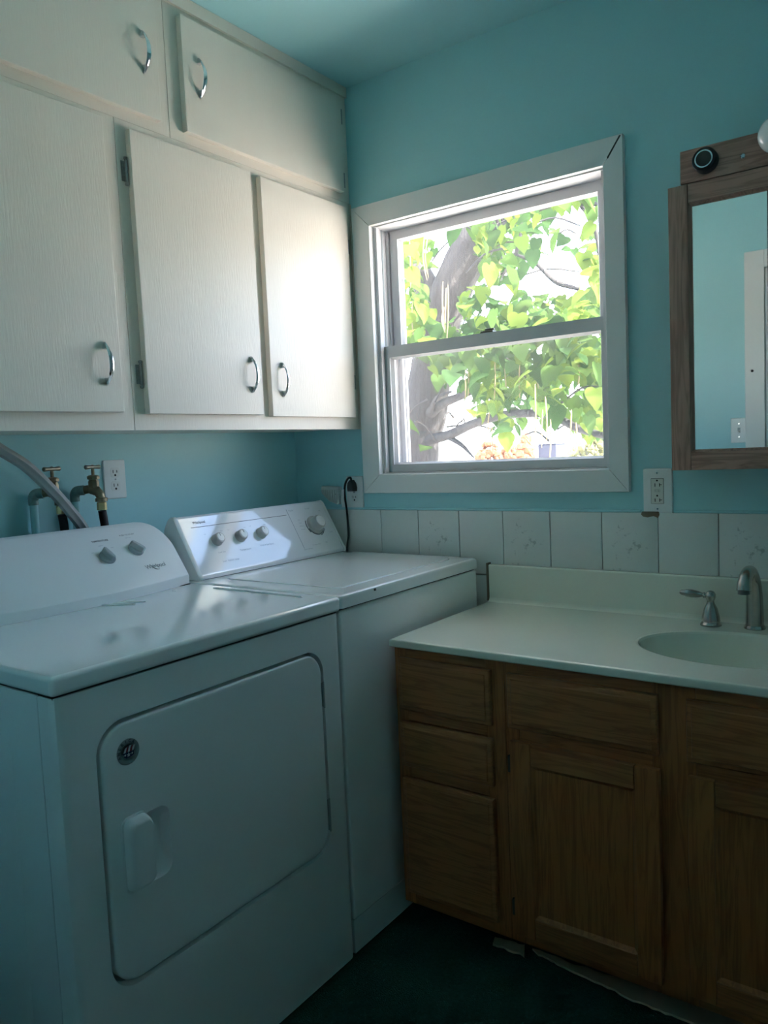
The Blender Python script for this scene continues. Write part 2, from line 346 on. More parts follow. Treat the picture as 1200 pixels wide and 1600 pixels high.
# bare underlay showing between carpet and cabinets, torn edge
def strip(name, top, bot, lab):
    bm = bmesh.new(); rnd = random.Random(3)
    def dense(q):
        out = []
        for a, b in zip(q, q[1:]):
            for k in range(6): t = k/6; out.append((a[0]+(b[0]-a[0])*t, a[1]+(b[1]-a[1])*t+rnd.uniform(-.004, .004)))
        return out+[q[-1]]
    P = dense(top)+dense(bot[::-1]); a = [bm.verts.new((x, y, .0005)) for x, y in P]; b = [bm.verts.new((x, y, .006)) for x, y in P]
    bm.faces.new(b)
    for k in range(len(P)): bm.faces.new((a[k], a[(k+1) % len(P)], b[(k+1) % len(P)], b[k]))
    struct(name, bm, M_under, lab, 'floor strip', smooth=0)
strip('trim_1', [(1.022, -.462), (1.100, -.452)], [(1.03, -.491), (1.118, -.488)], 'short torn scrap of tan underlay at the toe kick')
strip('trim_2', [(1.122, -.452), (1.236, -.454), (1.386, -.445), (1.524, -.445), (1.9, -.445)], [(1.145, -.468), (1.196, -.476), (1.312, -.488), (1.406, -.501), (1.489, -.503), (1.9, -.505)], 'long torn strip of tan underlay along the vanity toe kick')

# tiles: 6 x 8 inch pieces on the back wall, alternate ones printed
TB = [.0, .075, .230, .385, .537, .693, .848, 1.003, 1.160, 1.317, 1.472, 1.627, 1.782, 1.937, 2.092, XR]
def tile_mesh(w, h):
    bm = bmesh.new(); add_box(bm, -w/2, w/2, -.007, 0, -h/2, h/2, r=.0018, seg=2); finish(bm)
    me = bpy.data.meshes.new('tile'); bm.to_mesh(me); bm.free()
    for p in me.polygons: p.use_smooth = True
    me.set_sharp_from_angle(angle=.7); return me
mk('tile_bed', box(0, XR, -.0042, -.0005, .46, 1.0635), M_grout, wall_back)
TCACHE = {}
for row, (z0, z1) in enumerate(((.863, 1.064), (.661, .861), (.459, .659))):
    for i in range(len(TB)-1):
        if row and TB[i] > .84: continue
        w_ = round(TB[i+1]-TB[i]-.0022, 3); key = (w_, row == 0 and i % 2 == 0 and i > 2)
        if key not in TCACHE:
            TCACHE[key] = tile_mesh(w_, .1985); TCACHE[key].materials.append(M_floral if key[1] else M_tile)
        o = bpy.data.objects.new('tile', TCACHE[key]); COL.objects.link(o); o.parent = wall_back
        o.location = ((TB[i]+TB[i+1])/2, -.0035-random.uniform(0, .0008), (z0+z1)/2); o.rotation_euler = (0, random.uniform(-.003, .003), random.uniform(-.002, .002))
bm = bmesh.new(); tube(bm, [(.0, -.004, 1.0665), (.6, -.005, 1.067), (1.27, -.004, 1.0665)], .0045, 8); tube(bm, [(1.36, -.004, 1.066), (1.8, -.005, 1.0665), (XR, -.004, 1.066)], .0045, 8)
mk('paint_bead', bm, M_wall, wall_back)
bm = bmesh.new(); slab(bm, [(1.272, 1.0585), (1.278, 1.052), (1.29, 1.050), (1.306, 1.054), (1.318, 1.049), (1.322, 1.058), (1.318, 1.066), (1.275, 1.066)], FY, .006, .0118); mk('chipped_plaster', bm, M_caulk, wall_back, smooth=0)

# ------------------------------------------------------------------ window
win = thing('window_1', ((WX0+WX1)/2, 0, WZ0), 'white double-hung window with mitred flat casing looking onto a tree', 'window', kind='structure')
CX0, CX1, CZ0, CZ1 = .324, 1.243, 1.1206, 2.0765; IX0, IX1, IZ0, IZ1 = .395, 1.188, 1.184, 2.006
def mitre(name, poly):
    bm = bmesh.new(); slab(bm, poly, FY, .0, .019, .002); mk(name, bm, M_trim, win)
g = .0008
mitre('casing_head', [(CX0+g, CZ1), (IX0+g, IZ1), (IX1-g, IZ1), (CX1-g, CZ1)])
mitre('casing_sill', [(CX0+g, CZ0), (CX1-g, CZ0), (IX1-g, IZ0), (IX0+g, IZ0)])
mitre('casing_side', [(CX0, CZ0+g), (IX0, IZ0+g), (IX0, IZ1-g), (CX0, CZ1-g)])
mitre('casing_side', [(CX1, CZ1-g), (IX1, IZ1-g), (IX1, IZ0+g), (CX1, CZ0+g)])
bm = bmesh.new(); slab(bm, [(CX1-.004, CZ1-.004), (CX1-.0085, CZ1-.0035), (IX1+.012, IZ1+.018), (IX1+.015, IZ1+.014)], FY, .018, .0194); mk('mitre_crack', bm, M_gap, win, smooth=0)
# lining of the opening
J = .008
bm = bmesh.new(); holed(bm, [(WX1, WZ1), (WX0, WZ1), (WX0, WZ0), (WX1, WZ0)], [(WX1-J, WZ1-J), (WX0+J, WZ1-J), (WX0+J, WZ0+J), (WX1-J, WZ0+J)], FY, -.15, 0); mk('jamb_lining', bm, M_sash, win)
a0, a1, b0, b1 = WX0+J, WX1-J, WZ0+J, WZ1-J
for sx in (0, 1):
    X = lambda d: (a0+d) if sx == 0 else (a1-d)
    def tb(name, d0, d1, y0, y1, mt=M_sash): mk(name, box(min(X(d0), X(d1)), max(X(d0), X(d1)), y0, y1, b0, b1, r=.001), mt, win)
    tb('inner_stop', 0, .010, .004, .022); tb('track_liner', 0, .004, .022, .112); tb('parting_bead', .004, .013, .064, .070); tb('outer_stop', 0, .02, .112, .125)
bm = bmesh.new()
for y_ in (.041,): add_box(bm, a0+.0035, a0+.0056, y_-.003, y_+.003, b0+.43, b1)
mk('track_groove', bm, M_dgrey, win)
def sash(name, x0, x1, z0, z1, y0, y1, st, top, bot, gm, lab):
    s = mk(name, bmesh.new(), M_sash, win, smooth=0)
    bm = bmesh.new(); holed(bm, [(x1, z1), (x0, z1), (x0, z0), (x1, z0)], [(x1-st, z1-top), (x0+st, z1-top), (x0+st, z0+bot), (x1-st, z0+bot)], FY, -y1, -y0)
    # sloped glazing bead round the pane
    gx0, gx1, gz0, gz1 = x0+st, x1-st, z0+bot, z1-top
    o, i = [(gx1, gz1), (gx0, gz1), (gx0, gz0), (gx1, gz0)], [(gx1-.007, gz1-.007), (gx0+.007, gz1-.007), (gx0+.007, gz0+.007), (gx1-.007, gz0+.007)]
    ym = (y0+y1)/2
    loft(bm, [[FY(u, v, -y0-.004) for u, v in o], [FY(u, v, -ym) for u, v in i], [FY(u, v, -y1+.002) for u, v in o]])
    finish(bm); bmesh.ops.translate(bm, verts=bm.verts, vec=-ORG[win]); bm.to_mesh(s.data); bm.free()
    pane = mk('pane', box(gx0+.004, gx1-.004, ym-.0015, ym+.0015, gz0+.004, gz1-.004), gm, s, smooth=0)
    return s
sash('upper_sash', a0+.015, a1-.015, 1.578, b1-.001, .074, .108, .030, .030, .034, M_glass_u, '')
lo = sash('lower_sash', a0+.005, a1-.005, b0+.001, 1.613, .026, .062, .022, .038, .026, M_glass_l, '')
bm = bmesh.new(); sx0, sx1, sz0, sz1 = a0+.001, a1-.001, b0+.001, 1.612
holed(bm, [(sx1, sz1), (sx0, sz1), (sx0, sz0), (sx1, sz0)], [(sx1-.02, sz1-.02), (sx0+.02, sz1-.02), (sx0+.02, sz0+.02), (sx1-.02, sz0+.02)], FY, -.140, -.127); scf = mk('added_screen_frame', bm, M_sash, win, smooth=0)
bm = bmesh.new(); bm.faces.new([bm.verts.new((x, .134, z)) for x, z in ((sx0+.019, sz0+.019), (sx1-.019, sz0+.019), (sx1-.019, sz1-.019), (sx0+.019, sz1-.019))]); mk('added_insect_screen', bm, M_screen, scf, smooth=0)  # guessed screen, added to haze the lower view and dim slanting light
bm = bmesh.new(); add_box(bm, .772, .815, .028, .052, 1.613, 1.619, r=.001); lathe(bm, [(.010, 0), (.010, .006), (.006, .009)], frame_of((.79, .040, 1.619), (0, 0, 1)), 14); add_box(bm, .786, .818, .030, .038, 1.620, 1.626, r=.0015)
mk('sash_lock', bm, mat('dark_bronze', (.09, .085, .08), .4, .6), lo)

# ------------------------------------------------------------------ wall cabinets
DC = .3083
def pull_mesh():
    """chrome bow pull, pointed feet, along local z, standing off +x"""
    bm = bmesh.new(); H = .05; n = 18; L = []
    for k in range(n+1):
        t = -1+2*k/n; z = H*t; off = .0255*(1-abs(t)**2.2); hw = .0022+.0042*(1-t*t); th = .0026
        ny = hw
        L.append([Vector((off+th, -ny*.6, z)), Vector((off+th, ny*.6, z)), Vector((off+.4*th, ny, z)), Vector((off-th*.4, ny*.7, z)), Vector((off-th*.4, -ny*.7, z)), Vector((off+.4*th, -ny, z))])
    loft(bm, L, True, True)
    for s in (-1, 1):    # arrow-shaped foot
        q = [(-.0002, -.0055, .034*s), (-.0002, .0055, .034*s), (-.0002, 0, .0525*s)]
        q2 = [(.0165, -.005, .0345*s), (.0165, .005, .0345*s), (.006, 0, .051*s)]
        loft(bm, [[Vector(p) for p in q], [Vector(p) for p in q2]], True, True)
    finish(bm); me = bpy.data.meshes.new('handle'); bm.to_mesh(me); bm.free(); me.materials.append(M_chr)
    for p in me.polygons: p.use_smooth = True
    me.set_sharp_from_angle(angle=.9); return me
PULL = pull_mesh()
def hinge_mesh():
    bm = bmesh.new(); tube(bm, [(0, 0, -.027), (0, 0, .027)], .0038, 10)
    for s in (-1, 1): lathe(bm, [(.001, -.004), (.005, -.0025), (.005, .0025), (.001, .004)], Matrix.Translation((0, 0, .031*s)), 10)
    add_box(bm, -.0045, -.0025, -.012, .002, -.024, .024)
    finish(bm); me = bpy.data.meshes.new('hinge'); bm.to_mesh(me); bm.free(); me.materials.append(M_hinge); return me
HINGE = hinge_mesh()
def lap_door(par, y0, y1, z0, z1, hy=None, hz=None, hinge=None, tilt=0):
    d = mk('door', box(DC+.001, DC+.020, y0, y1, z0, z1, r=.0025), M_cab, par, origin=(DC, (y0+y1)/2, (z0+z1)/2)); d.rotation_euler = (tilt, 0, 0)
    if hy is not None:
        h = bpy.data.objects.new('handle', PULL); COL.objects.link(h); h.parent = d; h.location = Vector((DC+.020, hy, hz))-ORG[d]
    if hinge:
        for z in hinge[1]:
            h = bpy.data.objects.new('hinge', HINGE); COL.objects.link(h); h.parent = d
            h.location = Vector((DC+.0055, (y0-.006) if hinge[0] < 0 else (y1+.006), z))-ORG[d]
            if hinge[0] > 0: h.rotation_euler = (0, 0, PI)
            else: h.rotation_euler = (0, 0, 0)
    return d
def wall_unit(name, label, y0, y1, z0, z1, openings, lipped):
    t = thing(name, (0.15, (y0+y1)/2, z0), label, 'cabinet', 'white painted wall cabinets')
    mk('body', box(.001, DC-.019, y0+.002, y1-.002, z0+(.005 if lipped else 0), z1), M_cab, t)
    # face frame: one board with openings behind the doors
    bm = bmesh.new(); add_box(bm, DC-.0185, DC, y0+.0006, y1-.0006, z0, z1, r=.0012); mk('face_frame', bm, M_cab, t)
    return t
ZS = 2.0975
c1 = wall_unit('wall_cabinet', 'lower white wall cabinet with two doors, next to the window', -.925, -.004, 1.3413, ZS, 2, True)
lap_door(c1, -.895, -.487, 1.383, 2.075, -.531, 1.497, (-1, (1.975, 1.482)), .006)
lap_door(c1, -.449, -.046, 1.380, 2.074, -.402, 1.490, (1, (1.95, 1.50)))
c2 = wall_unit('wall_cabinet', 'lower white wall cabinet above the dryer and taps', -1.90, -.925, 1.3413, ZS, 2, True)
lap_door(c2, -1.395, -.968, 1.383, 2.077, -1.013, 1.497, (-1, (1.975, 1.482)), .008)
lap_door(c2, -1.865, -1.435, 1.383, 2.077, -1.48, 1.497)
c3 = wall_unit('overhead_cabinet', 'short overhead cabinet against the ceiling, beside the window wall', -.755, -.004, ZS, ZC-.001, 1, False)
lap_door(c3, -.714, -.053, 2.121, 2.417, -.662, 2.272, (1, (2.37, 2.165)))
c4 = wall_unit('overhead_cabinet', 'short overhead cabinet against the ceiling, above the dryer taps', -1.90, -.755, ZS, ZC-.001, 1, False)
lap_door(c4, -1.46, -.795, 2.121, 2.417, -.842, 2.272)
mk('ceiling_strip', box(DC, DC+.008, -.754, -.004, 2.440, ZC-.001, r=.001), M_cab, c3); mk('ceiling_strip', box(DC, DC+.008, -1.90, -.756, 2.440, ZC-.001, r=.001), M_cab, c4)
mk('scribe_strip', box(DC-.03, DC+.003, -.0038, -.0008, 1.3413, ZS-.001), M_cab, c1)

# ------------------------------------------------------------------ dryer
XD, YD0, YD1, ZT, ZL = .774, -1.4675, -.7265, .9200, .8855
dr = thing('clothes_dryer', (.42, (YD0+YD1)/2, 0), 'white front-loading dryer with a square hinged door and round flag sticker', 'dryer')
BX = .105
mk('cabinet_side', box(BX, XD-.0465, YD0, YD0+.012, .012, ZL-.003, r=.003), M_side, dr)
mk('cabinet_side', box(BX, XD-.0465, YD1-.012, YD1, .012, ZL-.003, r=.003), M_side, dr)
mk('back_panel', box(BX-.004, BX, YD0+.004, YD1-.004, .012, ZL-.003), M_side, dr)
mk('base', box(BX+.01, XD-.03, YD0+.014, YD1-.014, .0, .03), M_gap, dr)
def embossed(par, y, s):
    bm = bmesh.new(); o = rrect(.16, .632, .10, .80, .05); i = rrect(.172, .62, .112, .788, .042)
    ro, ri = rings2(o, i); loft(bm, [[Vector((u, y, v)) for u, v in ro], [Vector((u, y+s*.003, v)) for u, v in ri]]); bm.faces.new([bm.verts.new((u, y+s*.003, v)) for u, v in ri])
    mk('embossed_panel', bm, M_side, par, smooth=50)
embossed(dr, YD0-.0002, -1)
# front shell with rounded corners and the door opening
DY0, DY1, DZ0, DZ1 = -1.396, -.7945, .322, .812
bm = bmesh.new(); r_ = .022
o, i = rings2(rrect(YD0, YD1, .018, ZL-.004, .003, 2), rrect(DY0, DY1, DZ0, DZ1, .058, 10))
def ins(q, e): return [(min(max(u, YD0+e), YD1-e), v) for u, v in q]
L = lambda q, d: [FX(u, v, d) for u, v in q]
loft(bm, [L(o, XD-.044), L(o, XD-.020), L(ins(o, .002), XD-.010), L(ins(o, .006), XD-.004), L(ins(o, .013), XD-.0008), L(ins(o, .020), XD), L(i, XD), L(i, XD-.026)])
mk('front_panel', bm, M_side, dr, smooth=30)
bm = bmesh.new(); slab(bm, rrect(DY0-.004, DY1+.004, DZ0-.004, DZ1+.004, .05), FX, XD-.032, XD-.024); mk('door_recess', bm, M_dgrey, dr)
# door with the finger scoop
e = .0078; outer = rrect(DY0+e, DY1-e, DZ0+e, DZ1-e, .052, 10); SC0 = (-1.318, -1.253, .492, .625); inner = rrect(*SC0, .022, 8)
bm = bmesh.new(); o, i = rings2(outer, inner); cu, cv = (DY0+DY1)/2, (DZ0+DZ1)/2; hw, hh = (DY1-DY0)/2-e, (DZ1-DZ0)/2-e
def sh(q, k): return [(cu+(u-cu)*(1-k/hw), cv+(v-cv)*(1-k/hh)) for u, v in q]
su, sv = (SC0[0]+SC0[1])/2, (SC0[2]+SC0[3])/2
def dish(q, k): return [(su+(u-su)*k, sv+(v-sv)*k) for u, v in q]
loft(bm, [L(o, XD-.022), L(o, XD-.004), L(sh(o, .0015), XD-.0005), L(sh(o, .005), XD+.0015), L(sh(o, .011), XD+.001), L(i, XD+.001), L(dish(i, .93), XD-.003), L(dish(i, .84), XD-.012), L(dish(i, .70), XD-.0185), L(dish(i, .45), XD-.0205)], False, True)
ddoor = mk('door', bm, M_side, dr, smooth=40)
# grip: flat-topped wedge that overhangs the scoop
bm = bmesh.new(); hp = rrect(-1.358, -1.303, .492, .633, .015, 6)
def gp(d, lft, rgt, tb, k): return [FX(-1.358+lft+(u+1.358)/.055*(.055-lft-rgt), .5625+(v-.5625)*(1-tb/.0705), XD+d) for u, v in hp]
loft(bm, [gp(.0005, 0, 0, 0, 0), gp(.0025, 0, 0, 0, 0), gp(.003, .0035, 0, .0035, 0), gp(.010, .0045, 0, .0045, 0), gp(.015, .007, 0, .0075, 0), gp(.0185, .011, .0003, .0115, 0), gp(.0198, .015, .0015, .0155, 0)], True, True)
tag(mk('grip', bm, M_plas, ddoor, smooth=45), 'raised white pull grip')
for z0, z1 in ((.672, .728), (.372, .446)):
    bm = bmesh.new(); add_box(bm, XD-.006, XD+.0015, DY1-.0055, DY1-.0005, z0, z1, r=.001); tube(bm, [(XD+.001, DY1-.003, z0-.003), (XD+.001, DY1-.003, z1+.003)], .0022, 8); mk('hinge', bm, M_dgrey, dr)
# round flag sticker: silver disc, lettering on an arc, stripes and star field
by, bz = -1.333, .7495
bm = bmesh.new(); slab(bm, ellipse(by, bz, .0235, .0235, 36), FX, XD+.0008, XD+.0016); stk = mk('flag_sticker', bm, mat('silver_sticker', (.30, .33, .33), .35, .3), dr)
def on_badge(q, name, mt, d=.0018):
    bm = bmesh.new(); slab(bm, [(by+u, bz+v) for u, v in q], FX, XD+.0012, XD+d+.0004); mk(name, bm, mt, stk, smooth=0)
on_badge(ellipse(0, 0, .0152, .0152, 30), 'centre_disc', mat('sticker_grey', (.4, .43, .43), .5), .0012)
M_red = mat('flag_red', (.28, .03, .045), .5); M_wht = mat('flag_white', (.75, .75, .75), .5); M_navy = mat('flag_navy', (.012, .02, .07), .5)
for k, (x0, mt) in enumerate(((-.0095, M_wht), (-.0052, M_red), (-.001, M_wht), (.0032, M_red), (.0072, M_wht))):
    on_badge([(x0, -.0005), (x0+.0036, -.0005), (x0+.006, .0075-abs(x0)*.15), (x0+.0075, .0105-abs(x0)*.25), (x0+.0045, .0105-abs(x0)*.25), (x0+.0022, .006)], 'stripe', mt)
on_badge([(-.0135, -.0008), (.0125, .0012), (.0105, -.004), (.011, -.0075), (.004, -.0105), (-.005, -.0108), (-.0098, -.008), (-.009, -.0045)], 'star_field', M_navy)
on_badge([((.0042 if k % 2 == 0 else .0018)*math.sin(k*PI/5), -.0055+(.0042 if k % 2 == 0 else .0018)*math.cos(k*PI/5)) for k in range(10)], 'star', M_wht, .0024)
for sx_ in (-.0072, .0075): on_badge([(sx_+(.0022 if k % 2 == 0 else .001)*math.sin(k*PI/5), -.0045+(.0022 if k % 2 == 0 else .001)*math.cos(k*PI/5)) for k in range(10)], 'star', M_wht, .0024)
bm = bmesh.new()
for k, ch in enumerate('AMERICA'):
    a = math.radians(200-k*24.5); u = (0, math.sin(a), -math.cos(a))
    merge(bm, text_bm(ch, .0075, plane_M((XD+.0021, by+.0193*math.cos(a), bz+.0193*math.sin(a)), u, (1, 0, 0)), bold=.0003))
mk('lettering', bm, M_ink, stk, smooth=0)
# top panel
bm = bmesh.new(); add_box(bm, BX, XD+.006, YD0-.004, YD1+.002, ZL, ZT, r=.009, seg=4); mk('top_panel', bm, M_enamel, dr)
mk('top_gap', box(BX+.01, XD-.006, YD0+.004, YD1-.004, ZL-.006, ZL+.001), M_gap, dr)
def rib(par, p, q, wd, h=.0022, mt=None):
    bm = bmesh.new(); a, b = Vector(p), Vector(q); d = (b-a).normalized(); n = Vector((0, 0, 1)).cross(d)
    z = Vector((0, 0, 1))
    loft(bm, [[a-n*wd, a+n*wd, a+n*wd*.3+z*h*.4, a-n*wd*.3+z*h*.4], [a+d*.02-n*wd, a+d*.02+n*wd, a+d*.02+n*wd*.4+z*h, a+d*.02-n*wd*.4+z*h], [b-d*.004-n*wd, b-d*.004+n*wd, b-d*.004+n*wd*.4+z*h, b-d*.004-n*wd*.4+z*h], [b-n*wd, b+n*wd, b+n*wd*.3+z*.0003, b-n*wd*.3+z*.0003]], True, True)
    mk('pressed_rib', bm, mt or M_enamel, par, smooth=25)
rib(dr, (.375, -.762, ZT-.0004), (.700, -.770, ZT-.0004), .0035, .0042); rib(dr, (.285, -1.055, ZT-.0004), (.372, -1.005, ZT-.0004), .004, .0045); rib(dr, (.292, -1.010, ZT-.0004), (.366, -.968, ZT-.0004), .0025, .0025)
bm = bmesh.new(); slab(bm, [(.300, -.838), (.314, -.836), (.296, -.818)], FZ, ZT-.0002, ZT+.0006); mk('lint_screen_mark', bm, M_dgrey, dr, smooth=0)
# console: bowed front, rounded shoulders
KY0, KY1 = YD0+.002, -.738
def xf(y): s = (y-(KY0+KY1)/2)/((KY1-KY0)/2); return .251+.050*(1-s*s)
def ctop(y): e_ = min(y-KY0, KY1-y); R_ = .075; return 1.097-(0 if e_ > R_ else .062*(1-math.sqrt(max(0, 1-(1-e_/R_)**2))))
def face_x(y, z): return xf(y)-.002-(z-.948)*((xf(y)-.002-.150)/(1.080-.948))*.98
bm = bmesh.new(); Ls = []; ny = 44
for k in range(ny+1):
    s = .5-.5*math.cos(PI*k/ny); y = KY0+(KY1-KY0)*s; zt = ctop(y); q = [(xf(y), ZT+.0005), (xf(y), .944), (xf(y)-.0022, .9475)]
    zz = zt-.014
    for j in range(1, 7): z = .9475+(zz-.9475)*j/6; q.append((face_x(y, z), z))
    x0 = face_x(y, zz); q += [(x0-.010, zz+.008), (x0-.020, zt-.001), (x0-.030, zt-.001), (x0-.036, zt-.006), (min(x0-.04, .118), zt-.02), (.108, .96), (.108, ZT+.0005)]
    Ls.append([Vector((a, y, b)) for a, b in q])
loft(bm, Ls, True, True); dcons = mk('console', bm, M_plas, dr, smooth=32)
mk('console_gap', box(.112, .262, KY0+.01, KY1-.006, ZT-.001, ZT+.0015), M_gap, dr)
def dplane(y, z):
    x = face_x(y, z); n = Vector(((1.08-.948), 0, (xf(y)-.152))); dx = (face_x(y+.001, z)-face_x(y-.001, z))/.002
    u = Vector((dx, 1, 0)).normalized(); v = Vector((face_x(y, z+.001)-face_x(y, z-.001), 0, .002)).normalized(); return Vector((x, y, z)), u, u.cross(v).normalized()
def dtext(s, y, z, size, mt=M_ink, sp=1.0, bold=0, shear=0):
    p, u, n = dplane(y, z); mk('lettering', text_bm(s, size, plane_M(p+n*.0008, u, n), spacing=sp, bold=bold, shear=shear), mt, dcons, smooth=0, doubles=False)
def dryer_knob(y, z, ang):
    p, u, n = dplane(y, z); M = plane_M(p, u, n) @ Matrix.Rotation(ang, 4, 'Z'); bm = bmesh.new()
    lathe(bm, [(.0215, .0005), (.0215, .004), (.0195, .0075), (.0165, .0085)], M, 32); k = mk('dial', bm, M_dgrey, dcons)
    bm = bmesh.new(); q = [(-.0205, 0), (-.016, .0075), (.0, .0092), (.019, .0068), (.0225, 0), (.019, -.0068), (0, -.0092), (-.016, -.0075)]
    loft(bm, [[M @ Vector((a, b, .0078)) for a, b in q], [M @ Vector((a*.97, b*.75, .019)) for a, b in q], [M @ Vector((a*.9, b*.45, .021)) for a, b in q]], True, True); mk('grip_bar', bm, mat('grey_knob_bar', (.45, .48, .49), .4), k, smooth=25)
dryer_knob(-.966, 1.022, math.radians(105)); dryer_knob(-.868, 1.030, math.radians(128)); dryer_knob(-1.335, 1.02, math.radians(90))
dtext('TEMPERATURE', -.956, 1.062, .0075, bold=.0002); dtext('PUSH TO START', -.868, 1.068, .0065); dtext('AUTO DRY', -1.335, 1.065, .007)
dtext('MEDIUM', -.963, 1.0505, .0035, M_inkl); dtext('LOW', -.997, 1.037, .0035, M_inkl); dtext('HIGH', -.934, 1.043, .0035, M_inkl); dtext('SIGNAL OFF', -.870, 1.0605, .0035, M_inkl)
dtext('Whirlpool', -.839, .984, .0185, mat('logo_grey', (.12, .14, .16), .4), .92)
p, u, n = dplane(-.836, .984); v = n.cross(u); bm = bmesh.new()
tube(bm, [p+n*.0008+u*(.017*math.cos(a)+.002)+v*(.0115*math.sin(a)-.001) for a in [math.radians(170+k*8) for k in range(0, 14)]], [.0003+.0006*math.sin(PI*k/13) for k in range(14)], 5); mk('logo_swoosh', bm, M_ink, dcons)

# ------------------------------------------------------------------ washer
YW0, YW1, XW = -.7225, -.050, .7725; WB = .07
wa = thing('washing_machine', (.42, (YW0+YW1)/2, 0), 'white top-loading washing machine with four knobs beside the tiled wall', 'washer')
bm = bmesh.new(); add_box(bm, WB, XW, YW0, YW1, .105, .884, r=.006, seg=3); mk('cabinet', bm, M_side, wa)
mk('toe_panel', box(WB, XW-.004, YW0+.002, YW1-.002, .015, .1035, r=.003), M_side, wa); mk('base', box(WB+.02, XW-.03, YW0+.02, YW1-.02, 0, .02), M_gap, wa)
mk('top_gap', box(WB+.008, XW-.005, YW0+.006, YW1-.006, .882, .8905), M_gap, wa)
LY0, LY1, LX0, LX1 = -.652, -.098, .300, .716
bm = bmesh.new(); o, i = rings2(rrect(WB, XW+.006, YW0-.001, YW1+.001, .010, 4), rrect(LX0, LX1, LY0, LY1, .022, 6)); LZ = lambda q, d, e_=0: [Vector((u+(e_ if u < .4 else -e_), v+(e_ if v < -.4 else -e_), d)) for u, v in q]
loft(bm, [LZ(o, .8895), LZ(o, .913), LZ(o, .919, .0025), LZ(o, .922, .008), [Vector((u, v, .922)) for u, v in i], [Vector((u, v, .915)) for u, v in i], ], True, False)
mk('top_panel', bm, M_enamel, wa, smooth=30)
bm = bmesh.new(); slab(bm, rrect(LX0+.0018, LX1-.0018, LY0+.0018, LY1-.0018, .021, 6), FZ, .914, .9245, .0035); mk('lid', bm, M_enamel, wa, smooth=30)
mk('lid_notch', box(XW+.005, XW+.0068, -.589, -.581, .9105, .9165), M_gap, wa)
# console
WP = [(.258, .9235), (.2605, .930), (.2595, .9365), (.2555, .9405), (.168, 1.0925), (.160, 1.0985), (.148, 1.097), (.134, 1.087), (.122, 1.066), (.112, 1.03), (.104, .9235)]
bm = bmesh.new(); loft(bm, [[Vector((a, y, b)) for a, b in WP] for y in (-.697, -.066)], True, True); wc = mk('console', bm, M_cons, wa, smooth=38)
def endcap(y0, y1):
    bm = bmesh.new(); cx_, cz_ = .18, .99; Q = [(cx_+(a-cx_)*1.025, cz_+(b-cz_)*1.015 if b > .93 else b) for a, b in WP]; Q2 = [(cx_+(a-cx_)*.97, cz_+(b-cz_)*.97 if b > .93 else b) for a, b in WP]
    ye = y0 if abs(y0+.705) < .03 else y1; yi = y1 if ye == y0 else y0
    loft(bm, [[Vector((a, yi, b)) for a, b in Q], [Vector((a, ye+(yi-ye)*.3, b)) for a, b in Q], [Vector((a, ye, b)) for a, b in Q2]], True, True); mk('end_cap', bm, M_plas, wa, smooth=45)
endcap(-.711, -.697); endcap(-.066, -.052)
mk('console_gap', box(.11, .255, -.70, -.06, .9215, .924), M_gap, wa)
WV = Vector((.168-.2555, 0, 1.0925-.9405)).normalized(); WN = Vector((-WV.z*-1, 0, -WV.x)).normalized(); WO = Vector((.2555, 0, .9405))
def wpt(y, z): t = (z-.9405)/WV.z; return WO+WV*t+Vector((0, y, 0))
def wtext(s, y, z, size, mt=M_inkl, sp=1.0): mk('lettering', text_bm(s, size, plane_M(wpt(y, z)+WN*.0006, (0, 1, 0), WN), spacing=sp), mt, wc, smooth=0, doubles=False)
def wline(a, b, wd, mt=M_inkl):
    A, B = wpt(*a)+WN*.0002, wpt(*b)+WN*.0002; d = (B-A).normalized(); n = WN.cross(d)*wd; bm = bmesh.new()
    loft(bm, [[A-n, A+n, A+n+WN*.0004, A-n+WN*.0004], [B-n, B+n, B+n+WN*.0004, B-n+WN*.0004]], True, True); mk('printed_line', bm, mt, wc, smooth=0)
def washer_knob(y, z, r):
    M = plane_M(wpt(y, z), (0, 1, 0), WN); bm = bmesh.new()
    lathe(bm, [(r*1.08, .0003), (r*1.08, .003), (r, .004), (r*.97, .018), (r*.9, .021)], M, 36); k = mk('knob', bm, M_knob, wc)
    bm = bmesh.new(); lathe(bm, [(r*.72, .0205), (r*.70, .0225), (r*.60, .0235)], M, 30); mk('knob_cap', bm, M_plas, k)
    bm = bmesh.new(); a = M @ Vector((0, r*.74, .0225)); b = M @ Vector((0, r*.2, .0238)); tube(bm, [a, b], .0012, 6); mk('pointer', bm, M_dgrey, k)
for y in (-.592, -.499, -.409): washer_knob(y, 1.022, .0175)
# timer dial: skirt ring, dark scale arcs, tall knob
M = plane_M(wpt(-.152, 1.022), (0, 1, 0), WN)
bm = bmesh.new(); lathe(bm, [(.034, .0003), (.034, .0035), (.031, .005)], M, 44); tim = mk('timer_dial', bm, M_knob, wc)
bm = bmesh.new(); lathe(bm, [(.026, .004), (.0245, .028), (.022, .032)], M, 40); mk('timer_knob', bm, M_knob, tim)
bm = bmesh.new(); lathe(bm, [(.0195, .0315), (.019, .034), (.017, .035)], M, 36); mk('timer_cap', bm, M_plas, tim)
for a0_, a1_, rr in ((150, 215, .0405), (285, 335, .0405), (195, 320, .0362)):
    bm = bmesh.new(); tube(bm, [M @ Vector((rr*math.cos(math.radians(a0_+(a1_-a0_)*k/16)), rr*math.sin(math.radians(a0_+(a1_-a0_)*k/16)), .0005)) for k in range(17)], .0014, 6); mk('scale_arc', bm, M_ink, wc)
